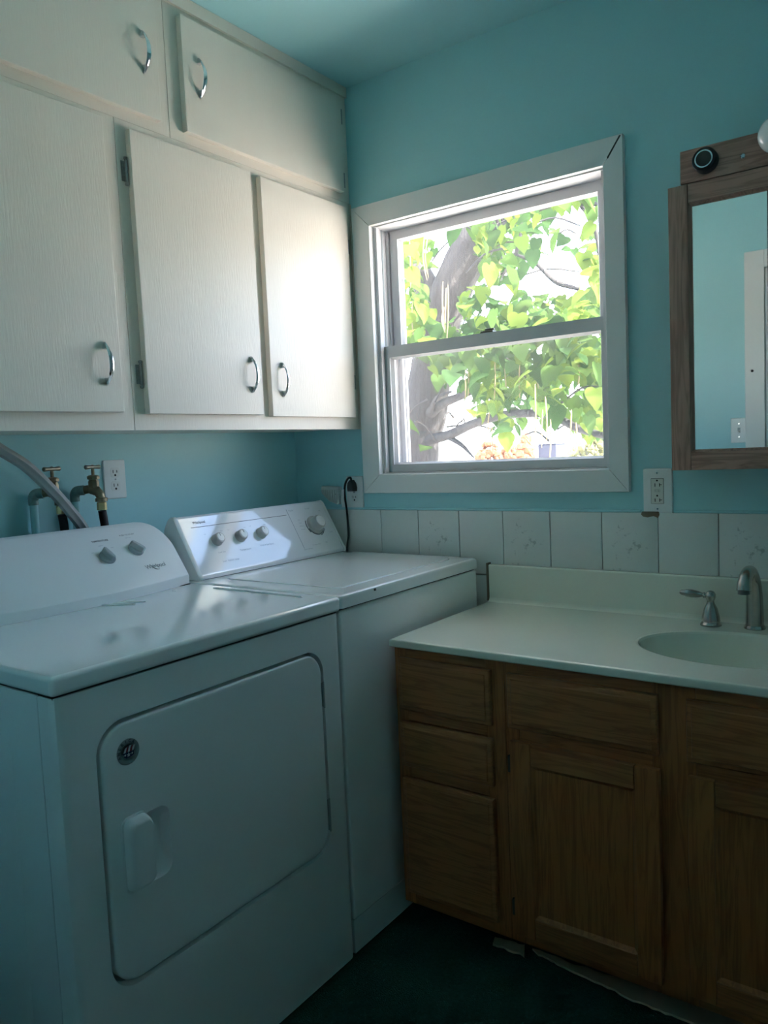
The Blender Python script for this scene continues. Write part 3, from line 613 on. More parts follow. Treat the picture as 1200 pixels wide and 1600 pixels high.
for s_, y, z, sz in (('Normal', -.152, 1.078, .007), ('Regular', -.232, 1.078, .008), ('Spin', -.095, 1.066, .006), ('Rinse', -.088, .992, .007), ('Off', -.135, .962, .007), ('Permanent Press', -.187, .961, .006), ('Wash', -.216, 1.045, .006), ('Soak', -.216, 1.035, .006), ('Delicate', -.216, 1.025, .006), ('Prewash', -.214, 1.014, .006),
                  ('Load Size', -.592, .988, .0075), ('Temperature', -.499, .984, .0085), ('Wash & Spin Speed', -.405, .987, .0075), ('Small   Medium   Large', -.572, .962, .007), ('Fabric Softener', -.235, .952, .007), ('Cold', -.532, 1.046, .005), ('Hot', -.465, 1.046, .005), ('Low', -.44, 1.048, .005), ('High', -.378, 1.046, .005), ('Mini', -.625, 1.043, .005), ('Max', -.56, 1.046, .005)):
    wtext(s_, y, z, sz)
wtext('Whirlpool', -.628, 1.078, .0115, M_ink)
wline((-.664, 1.0655), (-.262, 1.0655), .0007, M_ink); wline((-.252, 1.083), (-.252, .956), .0009, M_inkl)

# ------------------------------------------------------------------ vanity
VY, VB = -.545, .078
def carcass(name, label, x0, x1, frame_holes):
    t = thing(name, ((x0+x1)/2, -.28, 0), label, 'cabinet')
    for a, b in ((x0+.002, x0+.017), (x1-.017, x1-.002)): mk('side_panel', box(a, b, VY+.019, -.01, VB+.001, .762), M_oakv, t)
    mk('bottom_panel', box(x0+.0175, x1-.0175, VY+.019, -.01, VB+.001, VB+.016), M_oakh, t); mk('back_panel', box(x0+.0175, x1-.0175, -.016, -.010, VB+.017, .60), M_oakh, t)
    mk('toe_kick', box(x0+.004, x1-.004, -.444, -.424, 0, VB), M_toe, t)
    return t
v1 = carcass('drawer_cabinet', 'dark oak three-drawer vanity base beside the washer', .803, 1.1145, None)
v2 = carcass('sink_cabinet', 'dark oak two-door sink base under the basin', 1.1155, 1.895, None)
def stile(par, x0, x1, z0, z1): mk('stile', box(x0, x1, VY, VY+.0188, z0, z1, r=.0012), M_oakv, par)
def rail(par, x0, x1, z0, z1): mk('rail', box(x0, x1, VY+.0003, VY+.0188, z0, z1, r=.0012), M_oakh, par)
stile(v1, .803, .838, VB, .7625); stile(v1, 1.066, 1.1145, VB, .7625)
for a, b in ((.722, .7625), (.572, .612), (.422, .462), (VB, .125)): rail(v1, .8384, 1.0656, a, b)
stile(v2, 1.1155, 1.150, VB, .7625); stile(v2, 1.458, 1.545, VB, .7625); stile(v2, 1.86, 1.895, VB, .7625)
for x0, x1 in ((1.1504, 1.4576), (1.5454, 1.8596)):
    for a, b in ((.718, .7625), (.572, .622), (VB, .125)): rail(v2, x0, x1, a, b)
def drawer_front(par, name, x0, x1, z0, z1):
    bm = bmesh.new(); q = lambda e_: [(x1-e_, z1-e_), (x0+e_, z1-e_), (x0+e_, z0+e_), (x1-e_, z0+e_)]; L = lambda e_, d: [FY(u, v, d) for u, v in q(e_)]
    F = -VY
    loft(bm, [L(0, F+.0004), L(0, F+.011), L(.0025, F+.014), L(.011, F+.0155), L(.013, F+.0175), L(.0150, F+.018)], True, True)
    return mk(name, bm, M_oakh, par, smooth=20, origin=((x0+x1)/2, VY, (z0+z1)/2))
drawer_front(v1, 'drawer', .820, 1.083, .602, .737); drawer_front(v1, 'drawer', .820, 1.083, .453, .570); drawer_front(v1, 'drawer', .820, 1.083, .113, .421)
drawer_front(v2, 'false_drawer', 1.127, 1.471, .607, .736); drawer_front(v2, 'false_drawer', 1.529, 1.873, .607, .736)
def frame_door(x0, x1, z0, z1, hx):
    F = -VY; st = .052
    d = mk('door', bmesh.new(), M_oakv, v2, smooth=0, origin=((x0+x1)/2, VY, (z0+z1)/2))
    def bar(name, a, b, c, e_, mt):
        bm = bmesh.new(); add_box(bm, a, b, VY-.0185, VY-.0004, c, e_, r=.003); mk(name, bm, mt, d)
    bar('door_stile', x0, x0+st, z0, z1, M_oakv); bar('door_stile', x1-st, x1, z0, z1, M_oakv)
    bar('door_rail', x0+st+.0003, x1-st-.0003, z1-st, z1, M_oakh); bar('door_rail', x0+st+.0003, x1-st-.0003, z0, z0+st, M_oakh)
    bm = bmesh.new(); slab(bm, rrect(x0+st-.006, x1-st+.006, z0+st-.006, z1-st+.006, 0), FY, F+.0006, F+.009); 
    o_ = rrect(x0+st, x1-st, z0+st, z1-st, 0); i_ = rrect(x0+st+.008, x1-st-.008, z0+st+.008, z1-st-.008, 0)
    loft(bm, [[FY(u, v, F+.0155) for u, v in o_], [FY(u, v, F+.0091) for u, v in i_]])
    mk('door_panel', bm, M_oakv, d, smooth=20)
    for z in (z0+.06, z1-.06):
        mk('hinge', box(hx-.006, hx+.002, VY-.010, VY-.0005, z-.02, z+.02, r=.0015), mat('dark_bronze', (.09, .085, .08), .4, .6), d)
    # the carrying mesh is the flat back board
    bm = bmesh.new(); slab(bm, rrect(x0+.004, x1-.004, z0+.004, z1-.004, 0), FY, F+.0002, F+.0012); finish(bm); bmesh.ops.translate(bm, verts=bm.verts, vec=-ORG[d]); bm.to_mesh(d.data); bm.free()
frame_door(1.132, 1.475, .107, .578, 1.128); frame_door(1.531, 1.874, .107, .578, 1.878)

# ------------------------------------------------------------------ vanity top with basin
ZV = .784
vt = thing('basin_worktop', (1.35, -.28, .764), 'cream cultured marble vanity top with integral oval basin', 'countertop')
X0, X1, Y0, Y1 = .800, 1.915, -.566, -.0085
bm = bmesh.new(); SCX, SCY, SA, SB = 1.573, -.293, .219, .153
o, i = rings2(rrect(X0, X1, Y0, Y1, .004, 2), ellipse(SCX, SCY, SA, SB, 72))
def eo(q, e_): return [(min(max(u, X0+e_), X1-e_), min(max(v, Y0+e_), Y1-e_)) for u, v in q]
def sc(q, k, dy=0): return [(SCX+(u-SCX)*k, SCY+(v-SCY)*k+dy) for u, v in q]
LZ2 = lambda q, d: [Vector((u, v, d)) for u, v in q]
loft(bm, [LZ2(i, ZV-.02), LZ2(eo(o, .003), ZV-.020), LZ2(o, ZV-.017), LZ2(o, ZV-.006), LZ2(eo(o, .002), ZV-.002), LZ2(eo(o, .006), ZV), LZ2(eo(o, .0075), ZV), LZ2(sc(i, 1.03), ZV), LZ2(sc(i, 1.02), ZV), LZ2(sc(i, 1.0), ZV-.0012), LZ2(sc(i, .985), ZV-.006)])
mk('counter', bm, M_marble, vt, smooth=32)
bm = bmesh.new(); pr = [(.985, .006), (.965, .02), (.93, .05), (.86, .085), (.74, .113), (.55, .128), (.3, .134), (.11, .137)]
loft(bm, [LZ2(sc(i, k), ZV-d) for k, d in pr]); loft(bm, [LZ2(sc(i, k+.035), ZV-d-.008) for k, d in pr[1:]])
mk('basin', bm, M_marble, vt, smooth=60)
bm = bmesh.new(); lathe(bm, [(.0225, 0), (.0225, .003), (.017, .0035), (.015, -.002), (.006, -.002)], Matrix.Translation((SCX, SCY, ZV-.1385)), 28); mk('drain', bm, M_nick, vt)
bm = bmesh.new(); add_box(bm, X0+.002, X1, -.030, -.0085, ZV-.004, .899, r=.005, seg=3); 
bs = []   # cove between top and splash
loft(bm, [[Vector((x, -.042+.012*math.cos(a), ZV+.0002+.012-.012*math.sin(a))) for a in (0, .4, .8, 1.2, PI/2)]+[Vector((x, -.029, ZV+.0002))] for x in (X0+.004, X1-.002)], True, True)
mk('backsplash', bm, M_marble, vt, smooth=40)
mk('end_caulk', box(X0-.004, X0+.003, -.031, -.0088, ZV+.001, .903, r=.001), M_caulk, vt)

# ------------------------------------------------------------------ faucet
fa = thing('faucet', (SCX, -.085, ZV), 'brushed nickel widespread faucet with lever handles behind the basin', 'faucet')
bm = bmesh.new(); fx, fy = SCX-.003, -.082
cp = smooth_path([(fx, fy, ZV+.0012), (fx, fy, ZV+.05), (fx, fy-.003, ZV+.09), (fx-.001, fy-.013, ZV+.125), (fx-.002, fy-.040, ZV+.148), (fx-.003, fy-.075, ZV+.146), (fx-.004, fy-.098, ZV+.128), (fx-.004, fy-.104, ZV+.112)], 6)
nn = len(cp); rad = []
for k in range(nn):
    t = k/(nn-1); rad.append(.0215-.0065*min(1, t/.62)+.0015*max(0, (t-.75)/.25))
tube(bm, cp, rad, 24); lathe(bm, [(.0245, 0), (.0245, .004), (.022, .009)], Matrix.Translation((fx, fy, ZV+.0008)), 30); spt = mk('spout', bm, M_nick, fa, smooth=50)
tip = cp[-1]; bm = bmesh.new(); lathe(bm, [(.0135, -.007), (.0135, .004)], Matrix.Translation(tip), 24); mk('aerator', bm, mat('dark_aerator', (.2, .2, .2), .3, .8), spt)
def handle(hx, s):
    bm = bmesh.new(); lathe(bm, [(.0255, 0), (.0255, .004), (.0225, .0075), (.0215, .011), (.0225, .013), (.0205, .025), (.016, .044), (.010, .056), (.0085, .062), (.0105, .067), (.0125, .073), (.0125, .080), (.009, .0865), (.003, .089)], Matrix.Translation((hx, -.090, ZV+.0008)), 30); h = mk('handle', bm, M_nick, fa, smooth=40)
    bm = bmesh.new(); p0 = Vector((hx, -.090, ZV+.0765)); d = Vector((-.97*s, -.10, .08)).normalized(); L_ = [(0, .006), (.012, .0055), (.016, .0075), (.019, .005), (.030, .0085), (.045, .0105), (.058, .0095), (.062, .0075), (.070, .0068), (.0745, .003)]
    tube(bm, [p0+d*a for a, b in L_], [b for a, b in L_], 18); mk('lever', bm, M_nick, h, smooth=50)
handle(1.469, 1); handle(1.677, -1)

# ------------------------------------------------------------------ medicine cabinet and light bar
mc = thing('medicine_cabinet', (1.66, -.06, 1.18), 'oak framed medicine cabinet with sliding mirrors above the basin', 'medicine cabinet')
MX0, MX1, MZ0, MZ1, MY = 1.386, 1.945, 1.181, 1.877, -.118
mk('body', box(MX0+.004, MX1-.004, MY+.022, -.001, MZ0+.004, MZ1-.002), M_medv, mc)
def mbar(name, poly, mt):
    bm = bmesh.new(); slab(bm, poly, FY, -MY-.021, -MY, .002); mk(name, bm, mt, mc)
ix0, ix1, iz0, iz1 = MX0+.047, MX1-.047, 1.226, 1.832
mbar('frame_stile', [(MX0, MZ0), (ix0, MZ0), (ix0, MZ1), (MX0, MZ1)], M_medv); mbar('frame_stile', [(ix1, MZ0), (MX1, MZ0), (MX1, MZ1), (ix1, MZ1)], M_medv)
mbar('frame_rail', [(ix0+.0003, MZ0), (ix1-.0003, MZ0), (ix1-.0003, iz0), (ix0+.0003, iz0)], M_medh); mbar('frame_rail', [(ix0+.0003, iz1), (ix1-.0003, iz1), (ix1-.0003, MZ1), (ix0+.0003, MZ1)], M_medh)
bm = bmesh.new(); o_ = rrect(ix0, ix1, iz0, iz1, 0); i_ = rrect(ix0+.006, ix1-.006, iz0+.006, iz1-.006, 0)
loft(bm, [[FY(u, v, -MY-.003) for u, v in o_], [FY(u, v, -MY-.011) for u, v in i_], [FY(u, v, -MY-.016) for u, v in i_]]); mk('inner_moulding', bm, M_medv, mc, smooth=20)
mk('mirror', box(ix0+.001, 1.607, MY+.0150, MY+.0185, iz0+.001, iz1-.001), M_mirror, mc, smooth=0)
mk('mirror_edge', box(1.607, 1.6085, MY+.0145, MY+.0185, iz0+.001, iz1-.001), M_gap, mc)
mk('mirror', box(1.60, ix1-.001, MY+.0190, MY+.0215, iz0+.001, iz1-.001), M_mirror, mc, smooth=0)
lb = thing('vanity_light_bar', (1.665, -.06, 1.878), 'oak light bar above the mirror with one empty socket', 'light fixture')
BX0, BX1 = 1.416, 1.915
bm = bmesh.new(); add_box(bm, BX0, BX1, MY+.001, -.001, 1.8785, 1.957, r=.002); mk('wood_bar', bm, M_medh, lb)
SOCK = [1.477, 1.642, 1.807]
for k, sx in enumerate(SOCK):
    z = 1.919; Mx = frame_of((sx, MY+.001, z), (0, -1, 0)); bm = bmesh.new()
    lathe(bm, [(.0285, 0), (.0285, .020), (.026, .026), (.0195, .026)], Mx, 32); s_ = mk('socket', bm, M_blk, lb)
    bm = bmesh.new(); lathe(bm, [(.0205, .010), (.0205, .0275), (.0175, .0275), (.0165, .012), (.008, .010)], Mx, 32); mk('socket_shell', bm, M_chr, s_)
    bm = bmesh.new(); lathe(bm, [(.004, .008), (.004, .014), (.002, .0155)], Mx, 12); mk('contact', bm, M_brassn, s_)
bm = bmesh.new(); lathe(bm, [(.0055, 0), (.0055, .0015), (.0035, .003)], frame_of((1.558, MY+.001, 1.9115), (0, -1, 0)), 16); mk('screw', bm, M_chr, lb)
for sx in SOCK[1:2]:
    bm = bmesh.new(); Mx = frame_of((sx, MY-.012, 1.919), (0, -1, 0)); pr = [(.013, 0), (.0145, .012), (.018, .020)]
    for k in range(1, 13): a = math.radians(25+155*k/12); pr.append((.040*math.sin(a), .020+.0362-.040*math.cos(a)))
    lathe(bm, pr, Mx, 36); tag(mk('globe_bulb', bm, M_bulb, None, smooth=60), 'unlit round opal globe bulb screwed into the oak light bar', 'light bulb')

# ------------------------------------------------------------------ outlets, switch, plugs
def ground_hole(u, v, r=.0032): return ellipse(u, v, r, r, 12)
def duplex(name, label, M, plate=(.0365, .056)):
    """M maps local (u, v, d) to the wall"""
    def mm(u, v, d): return M @ Vector((u, v, d))
    t = thing(name, M @ Vector((0, 0, 0)), label, 'outlet')
    bm = bmesh.new(); slab(bm, rrect(-plate[0], plate[0], -plate[1], plate[1], .004, 4), mm, .0004, .0065, .004); mk('cover_plate', bm, M_plas, t, smooth=30)
    for s in (1, -1):
        cv = .0195*s; bm = bmesh.new(); q = [(max(-.0145, min(.0145, u)), v) for u, v in ellipse(0, cv, .0172, .0172, 40)]; q = [(u, max(cv-.0142, min(cv+.0142, v))) for u, v in q]
        # lathe-like pad
        loft(bm, [[mm(u, v, .004) for u, v in q], [mm(u, v, .0072) for u, v in q]], False, True); rc = mk('receptacle', bm, mat('receptacle_white', (.74, .74, .73), .35), t, smooth=0)
        bm = bmesh.new()
        for u0, h in ((-.0062, .0045), (.0062, .0036)): slab(bm, rrect(u0-.0011, u0+.0011, cv+.003-h, cv+.003+h, 0), mm, .0070, .0075)
        slab(bm, ground_hole(0, cv-.0075), mm, .0070, .0075); mk('slots', bm, M_gap, rc, smooth=0)
    bm = bmesh.new(); slab(bm, ellipse(0, 0, .0028, .0028, 14), mm, .0064, .0078, .0006); mk('screw', bm, M_chr, t); return t
MW = lambda p, u, n: plane_M(p, u, n)
duplex('wall_outlet', 'white duplex outlet on the teal wall beside the brass taps', MW((0, -.780, 1.2155), (0, 1, 0), (1, 0, 0)))
duplex('wall_outlet', 'white duplex outlet in the corner holding a black plug', MW((.2725, -.0004, 1.1235), (1, 0, 0), (0, -1, 0)))
gf = thing('gfci_outlet', (1.316, 0, 1.1215), 'oversized white outlet plate with test buttons below the mirror corner', 'outlet')
bm = bmesh.new(); slab(bm, rrect(1.277, 1.3555, 1.0605, 1.183, .004, 4), FY, .0004, .0075, .005); mk('cover_plate', bm, M_plas, gf, smooth=30)
bm = bmesh.new(); slab(bm, rrect(1.2995, 1.3325, 1.088, 1.156, .0015, 3), FY, .006, .0092, .001); gfr = mk('receptacle', bm, mat('ivory_receptacle', (.66, .67, .62), .35), gf, smooth=30)
bm = bmesh.new(); holed(bm, rrect(1.2988, 1.3332, 1.0872, 1.1568, .002, 3), rrect(1.2996, 1.3324, 1.0880, 1.156, .0015, 3), FY, .0074, .0077); mk('seam', bm, M_gap, gf, smooth=0)
for z in (1.1395, 1.0985):
    bm = bmesh.new(); slab(bm, ellipse(1.316, z+.011, .0026, .0026, 12), FY, .0090, .0095); slab(bm, rrect(1.3092, 1.3114, z-.0055, z+.0035, 0), FY, .009, .0095)
    slab(bm, rrect(1.3215, 1.3237, z-.0055, z+.0035, 0), FY, .009, .0095); slab(bm, rrect(1.3237, 1.3285, z-.0015, z+.0005, 0), FY, .009, .0095)
    mk('slots', bm, M_gap, gfr, smooth=0)
for x, s_ in ((1.3115, 'TEST'), (1.3205, 'RESET')):
    mk('test_button', box(x-.0038, x+.0038, -.0105, -.009, 1.1185, 1.1275, r=.0005), mat('ivory_button', (.6, .61, .56), .4), gfr)
    mk('lettering', text_bm(s_, .0024, plane_M((x, -.0107, 1.123), (0, 0, 1), (0, -1, 0))), M_ink, gfr, smooth=0, doubles=False)
for z in (1.171, 1.0735):
    bm = bmesh.new(); slab(bm, ellipse(1.316, z, .0027, .0027, 14), FY, .007, .0086, .0006); mk('screw', bm, M_chr, gf)
sw = thing('light_switch', (1.178, YF, 1.2855), 'white toggle light switch beside the doorway casing', 'light switch')
MS = MW((1.178, YF, 1.2855), (-1, 0, 0), (0, 1, 0)); mm = lambda u, v, d: MS @ Vector((u, v, d))
bm = bmesh.new(); slab(bm, rrect(-.0355, .0355, -.0565, .0565, .004, 4), mm, .0004, .0065, .004); mk('cover_plate', bm, M_plas, sw, smooth=30)
bm = bmesh.new(); slab(bm, rrect(-.006, .006, -.0125, .0125, .001, 2), mm, .006, .0072); mk('toggle_slot', bm, M_dgrey, sw)
bm = bmesh.new(); loft(bm, [[mm(u, v, .006) for u, v in rrect(-.0042, .0042, -.009, .002, 0)], [mm(u, v-.007, .017) for u, v in rrect(-.0036, .0036, -.003, .002, 0)]], True, True); mk('toggle', bm, M_plas, sw)
for v in (-.030, .030):
    bm = bmesh.new(); slab(bm, ellipse(0, v, .0027, .0027, 14), mm, .006, .0078); mk('screw', bm, M_chr, sw)
# plug with its cord and tag
pl = thing('power_cord', (.272, -.02, 1.09), 'black power cord plugged into the corner outlet with a white tag', 'power cord')
bm = bmesh.new(); q = [(.2595, 1.128), (.2865, 1.128), (.2875, 1.140), (.284, 1.156), (.2755, 1.167), (.2695, 1.167), (.262, 1.158), (.2585, 1.142)]
loft(bm, [[FY(u, v, .0085) for u, v in q], [FY(u, v, .026) for u, v in q], [FY(.2725+(u-.2725)*.85, 1.147+(v-1.147)*.9, .031) for u, v in q]], True, True); mk('plug', bm, M_blk, pl, smooth=30)
bm = bmesh.new(); tube(bm, smooth_path([(.2725, -.020, 1.163), (.2705, -.022, 1.175), (.262, -.026, 1.172), (.253, -.030, 1.155), (.2495, -.032, 1.13), (.249, -.030, 1.10), (.2475, -.022, 1.06), (.246, -.018, 1.02), (.245, -.016, .97), (.240, -.020, .93), (.235, -.022, .80)], 7), .0037, 8); mk('cord', bm, M_blk, pl, smooth=60)
bm = bmesh.new(); loft(bm, [[Vector((.239, -.034, 1.134)), Vector((.251, -.0365, 1.136)), Vector((.251, -.0359, 1.136)), Vector((.239, -.0334, 1.134))], [Vector((.236, -.036, 1.1)), Vector((.250, -.0385, 1.102)), Vector((.250, -.0379, 1.102)), Vector((.236, -.0354, 1.1))], [Vector((.235, -.033, 1.072)), Vector((.250, -.0345, 1.074)), Vector((.250, -.0339, 1.074)), Vector((.235, -.0324, 1.072))]], True, True); mk('paper_tag', bm, M_paper, pl, smooth=60)
# ribbed adapter box
ad = thing('ribbed_adapter', (.18, -.02, 1.08), 'dingy white ribbed plastic box on the wall beside the corner outlet', 'adapter')
bm = bmesh.new(); q = [(.132, 1.140), (.136, 1.148), (.214, 1.143), (.216, 1.085), (.205, 1.081), (.170, 1.092), (.134, 1.122)]
slab(bm, q, FY, .0005, .022, .003); mk('housing', bm, mat('dingy_plastic', (.50, .51, .49), .5, var=.2, vscale=60), ad, smooth=25)
for k in range(7):
    x = .142+k*.0105; zb = 1.126-.85*(x-.142) if x < .17 else 1.098-.35*(x-.17)
    mk('rib', box(x-.0018, x+.0018, -.0245, -.0215, zb, 1.134, r=.0008), mat('dingy_plastic_rib', (.56, .57, .55), .5), ad)
bm = bmesh.new(); slab(bm, ellipse(.203, 1.118, .0035, .0028, 12), FY, .0215, .0225); mk('screw_hole', bm, M_gap, ad)

# ------------------------------------------------------------------ taps, hoses
def tap(y, label):
    t = thing('hose_tap', (.03, y, 1.19), label, 'tap', 'brass hose taps above the dryer')
    z = 1.192; yo = y
    bm = bmesh.new(); tube(bm, [(.020, yo-.022, .70), (.020, yo-.022, z-.024)], .0105, 14); mk('riser_pipe', bm, M_wall, t)
    bm = bmesh.new(); tube(bm, smooth_path([(.020, yo-.022, z-.030), (.020, yo-.022, z-.014), (.024, yo-.017, z-.002), (.038, yo-.004, z)], 5), [.0125]*5+[.0135]*5+[.0135]*5+[.0138], 16); mk('elbow', bm, mat('scuffed_teal_pipe', (.2, .30, .29), .5, .2, var=.5, vscale=70), t)
    bm = bmesh.new(); tube(bm, smooth_path([(.034, yo-.006, z), (.052, yo+.007, z+.002), (.066, yo+.014, z-.003), (.074, yo+.0195, z-.014), (.077, yo+.021, z-.027)], 6), [.0115]*6+[.014]*8+[.0125]*6+[.012]*5, 18); 
    lathe(bm, [(.0145, 0), (.0145, .018), (.0115, .024), (.0165, .025), (.0165, .033), (.011, .036), (.004, .037)], Matrix.Translation((.060, yo+.012, z+.004)), 8)
    lathe(bm, [(.0162, 0), (.0162, .009), (.014, .011)], Matrix.Translation((.077, yo+.021, z-.033)), 18); body = mk('valve_body', bm, M_brass, t, smooth=40)
    bm = bmesh.new(); tube(bm, [(.060, yo+.012, z+.036), (.060, yo+.012, z+.063)], .0042, 10); mk('stem', bm, M_brass, body)
    bm = bmesh.new(); c = Vector((.060, yo+.012, z+.062)); d = Vector((-.35, .94, 0)); tube(bm, [c+d*a for a in (-.032, -.029, -.018, -.006, 0, .006, .018, .029, .032)], [.003, .0062, .0052, .0048, .007, .0048, .0052, .0062, .003], 12); mk('tee_handle', bm, mat('tarnished_handle', (.27, .24, .18), .35, .9), t, smooth=60)
    bm = bmesh.new(); lathe(bm, [(.0135, 0), (.0135, .020), (.0115, .022)], Matrix.Translation((.077, yo+.021, z-.056)), 10); mk('hose_coupling', bm, M_brassn, t, smooth=20)
    return Vector((.077, yo+.021, z-.057))
e1 = tap(-1.019, 'tarnished brass hose tap behind the grey drain hose'); e2 = tap(-.899, 'tarnished brass hose tap nearest the outlet')
def hose(p, q, lab):
    bm = bmesh.new(); tube(bm, smooth_path([p, p+Vector((-.001, .004, -.03)), p*.4+Vector(q)*.6, q], 6), .0112, 14); tag(mk('supply_hose', bm, M_blk, None, smooth=60), lab, 'hose', 'black washer supply hoses')
hose(e1+Vector((0, 0, -.001)), (.078, -.978, .86), 'black rubber supply hose hanging behind the drain hose'); hose(e2+Vector((0, 0, -.001)), (.078, -.850, .86), 'black rubber supply hose hanging beside the outlet')
bm = bmesh.new(); tube(bm, smooth_path([(.10, -1.44, 1.20), (.118, -1.36, 1.30), (.125, -1.28, 1.345), (.125, -1.217, 1.336), (.125, -1.174, 1.306), (.128, -1.115, 1.265), (.125, -1.052, 1.203), (.113, -1.003, 1.152), (.089, -.948, 1.093), (.078, -.922, 1.03), (.076, -.914, .86)], 10), .0130, 24, lobes=6, depth=.12)
tag(mk('drain_hose', bm, M_hose, None, smooth=50), 'thick ribbed grey drain hose arching over behind the dryer', 'hose')

# ------------------------------------------------------------------ outside
def out(name, bm, mt, label, cat, **k): return tag(mk(name, bm, mt, **k), label, cat)
GZ = -.55
gm = mat('pale_dry_ground', (.66, .61, .54), .95, var=.2, vscale=.4)
bm = bmesh.new(); n_ = 24
vs = [[bm.verts.new((-260+i*22, .16+j*j*.76, GZ+(0 if j < 6 else .25*math.sin(i*1.3+j)))) for i in range(n_)] for j in range(n_)]
for j in range(n_-1):
    for i in range(n_-1): bm.faces.new((vs[j][i], vs[j][i+1], vs[j+1][i+1], vs[j+1][i]))
g_ = mk('yard_ground', bm, gm, None); tag(g_, 'pale dry sunlit ground outside the window', 'ground', kind='structure')
tree = thing('catalpa_tree', (-2.6, 4.6, GZ), 'broad-leaved green tree with hanging bean pods outside the window', 'tree')
tree_org = ORG[tree]
TY = 4.6
def P(px, py, Y=TY): return pix(px, py, Y)
def limb(name, pts, radii, n=12, jit=.03):
    path = smooth_path(pts, 5); rr = []
    for k in range(len(path)):
        t = k/(len(path)-1)*(len(radii)-1); i = min(int(t), len(radii)-2); rr.append((radii[i]+(radii[i+1]-radii[i])*(t-i))*(1+random.uniform(-jit, jit)))
    bm = bmesh.new(); tube(bm, path, rr, n); return mk(name, bm, M_bark, tree, smooth=70)
b0_ = P(632, 760); b0_.z = GZ-.05
limb('trunk', [b0_, P(640, 725), P(660, 650), P(672, 590), P(690, 500), P(718, 425), P(748, 370), P(790, 320), P(840, 250)], [.33, .30, .24, .215, .2, .2, .19, .15, .11], 18)
limb('branch', [P(690, 500), P(662, 440), P(636, 398), P(600, 340), P(570, 270)], [.17, .13, .12, .10, .07])
limb('branch', [P(660, 655), P(690, 632, 4.3), P(722, 618, 4.1), P(760, 600, 3.9)], [.07, .045, .035, .025])
limb('branch', [P(655, 690), P(700, 680, 4.3), P(740, 662, 4.0), P(790, 648, 3.8), P(855, 648, 3.5), P(905, 670, 3.2), P(965, 686, 3.0)], [.06, .045, .04, .036, .032, .028, .02])
limb('branch', [P(745, 372), P(795, 350, 4.3), P(850, 322, 4.0), P(905, 316, 3.8), P(970, 322, 3.6)], [.05, .035, .03, .026, .02])
limb('branch', [P(808, 398, 4.2), P(838, 412, 4.1), P(868, 440, 4.0), P(905, 452, 3.9)], [.012, .02, .022, .015], 8)
limb('branch', [P(905, 316, 3.9), P(925, 345, 3.8), P(934, 380, 3.8), P(936, 412, 3.8)], [.02, .018, .014, .008], 8)
limb('branch', [P(770, 350), P(780, 300, 4.3), P(760, 250, 4.2)], [.06, .04, .03], 8)
limb('branch', [P(820, 290), P(815, 360, 4.2), P(806, 395, 4.0), P(780, 440, 3.9)], [.03, .02, .016, .01], 8)
limb('branch', [P(700, 682, 4.3), P(722, 696, 4.2), P(740, 715, 4.1)], [.03, .02, .008], 8)
limb('branch', [P(672, 645, 4.3), P(682, 622, 4.2), P(705, 612, 4.1)], [.026, .02, .012], 8)
rt_ = random.Random(5); bm = bmesh.new()
for k in range(46):     # thin twigs among the leaves
    px, py, Y = rt_.uniform(630, 960), rt_.uniform(300, 690), rt_.uniform(3.4, 5.5); a = P(px, py, Y); d_ = Vector((rt_.uniform(-.5, .7), rt_.uniform(-.4, .4), rt_.uniform(-.35, .45)))
    tube(bm, smooth_path([a, a+d_*.4+Vector((0, 0, .05)), a+d_*.8], 3), [.011]+[.008]*5+[.004], 5)
tw = mk('twigs', bm, M_bark, tree, smooth=60); tw['kind'] = 'stuff'
# heart-shaped leaf: two halves folded along the midrib, tip drooping
def leaf_verts(wob):
    half = [(0, 0), (.16, -.10), (.36, -.05), (.47, .14), (.44, .36), (.30, .62), (.13, .86)]
    V = [(0, 0, 0)]; mid = [(0, .0, 0), (0, .33, .02), (0, .68, -.05), (0, 1.02, -.20)]
    V = list(mid)
    for s in (-1, 1):
        for x, y in half[1:]: V.append((s*x, y, .10*x*2+wob*math.sin(y*5+s)-.18*max(0, y-.4)**1.5-.16*x))
    F = []
    for s, o in ((-1, 4), (1, 10)):
        f = [(0, o, o+1), (0, o+1, 1), (1, o+1, o+2), (1, o+2, o+3), (1, o+3, 2), (2, o+3, o+4), (2, o+4, o+5), (2, o+5, 3)]
        F += [t if s > 0 else t[::-1] for t in f]
    return V, F
LM = []
for k in range(6):
    V, F = leaf_verts(.03+.02*(k % 3)); me = bpy.data.meshes.new('leaf'); me.from_pydata(V, [], F); me.materials.append(M_leaf[k % 3])
    for p in me.polygons: p.use_smooth = True
    LM.append((me, V, F))
rl = random.Random(21)
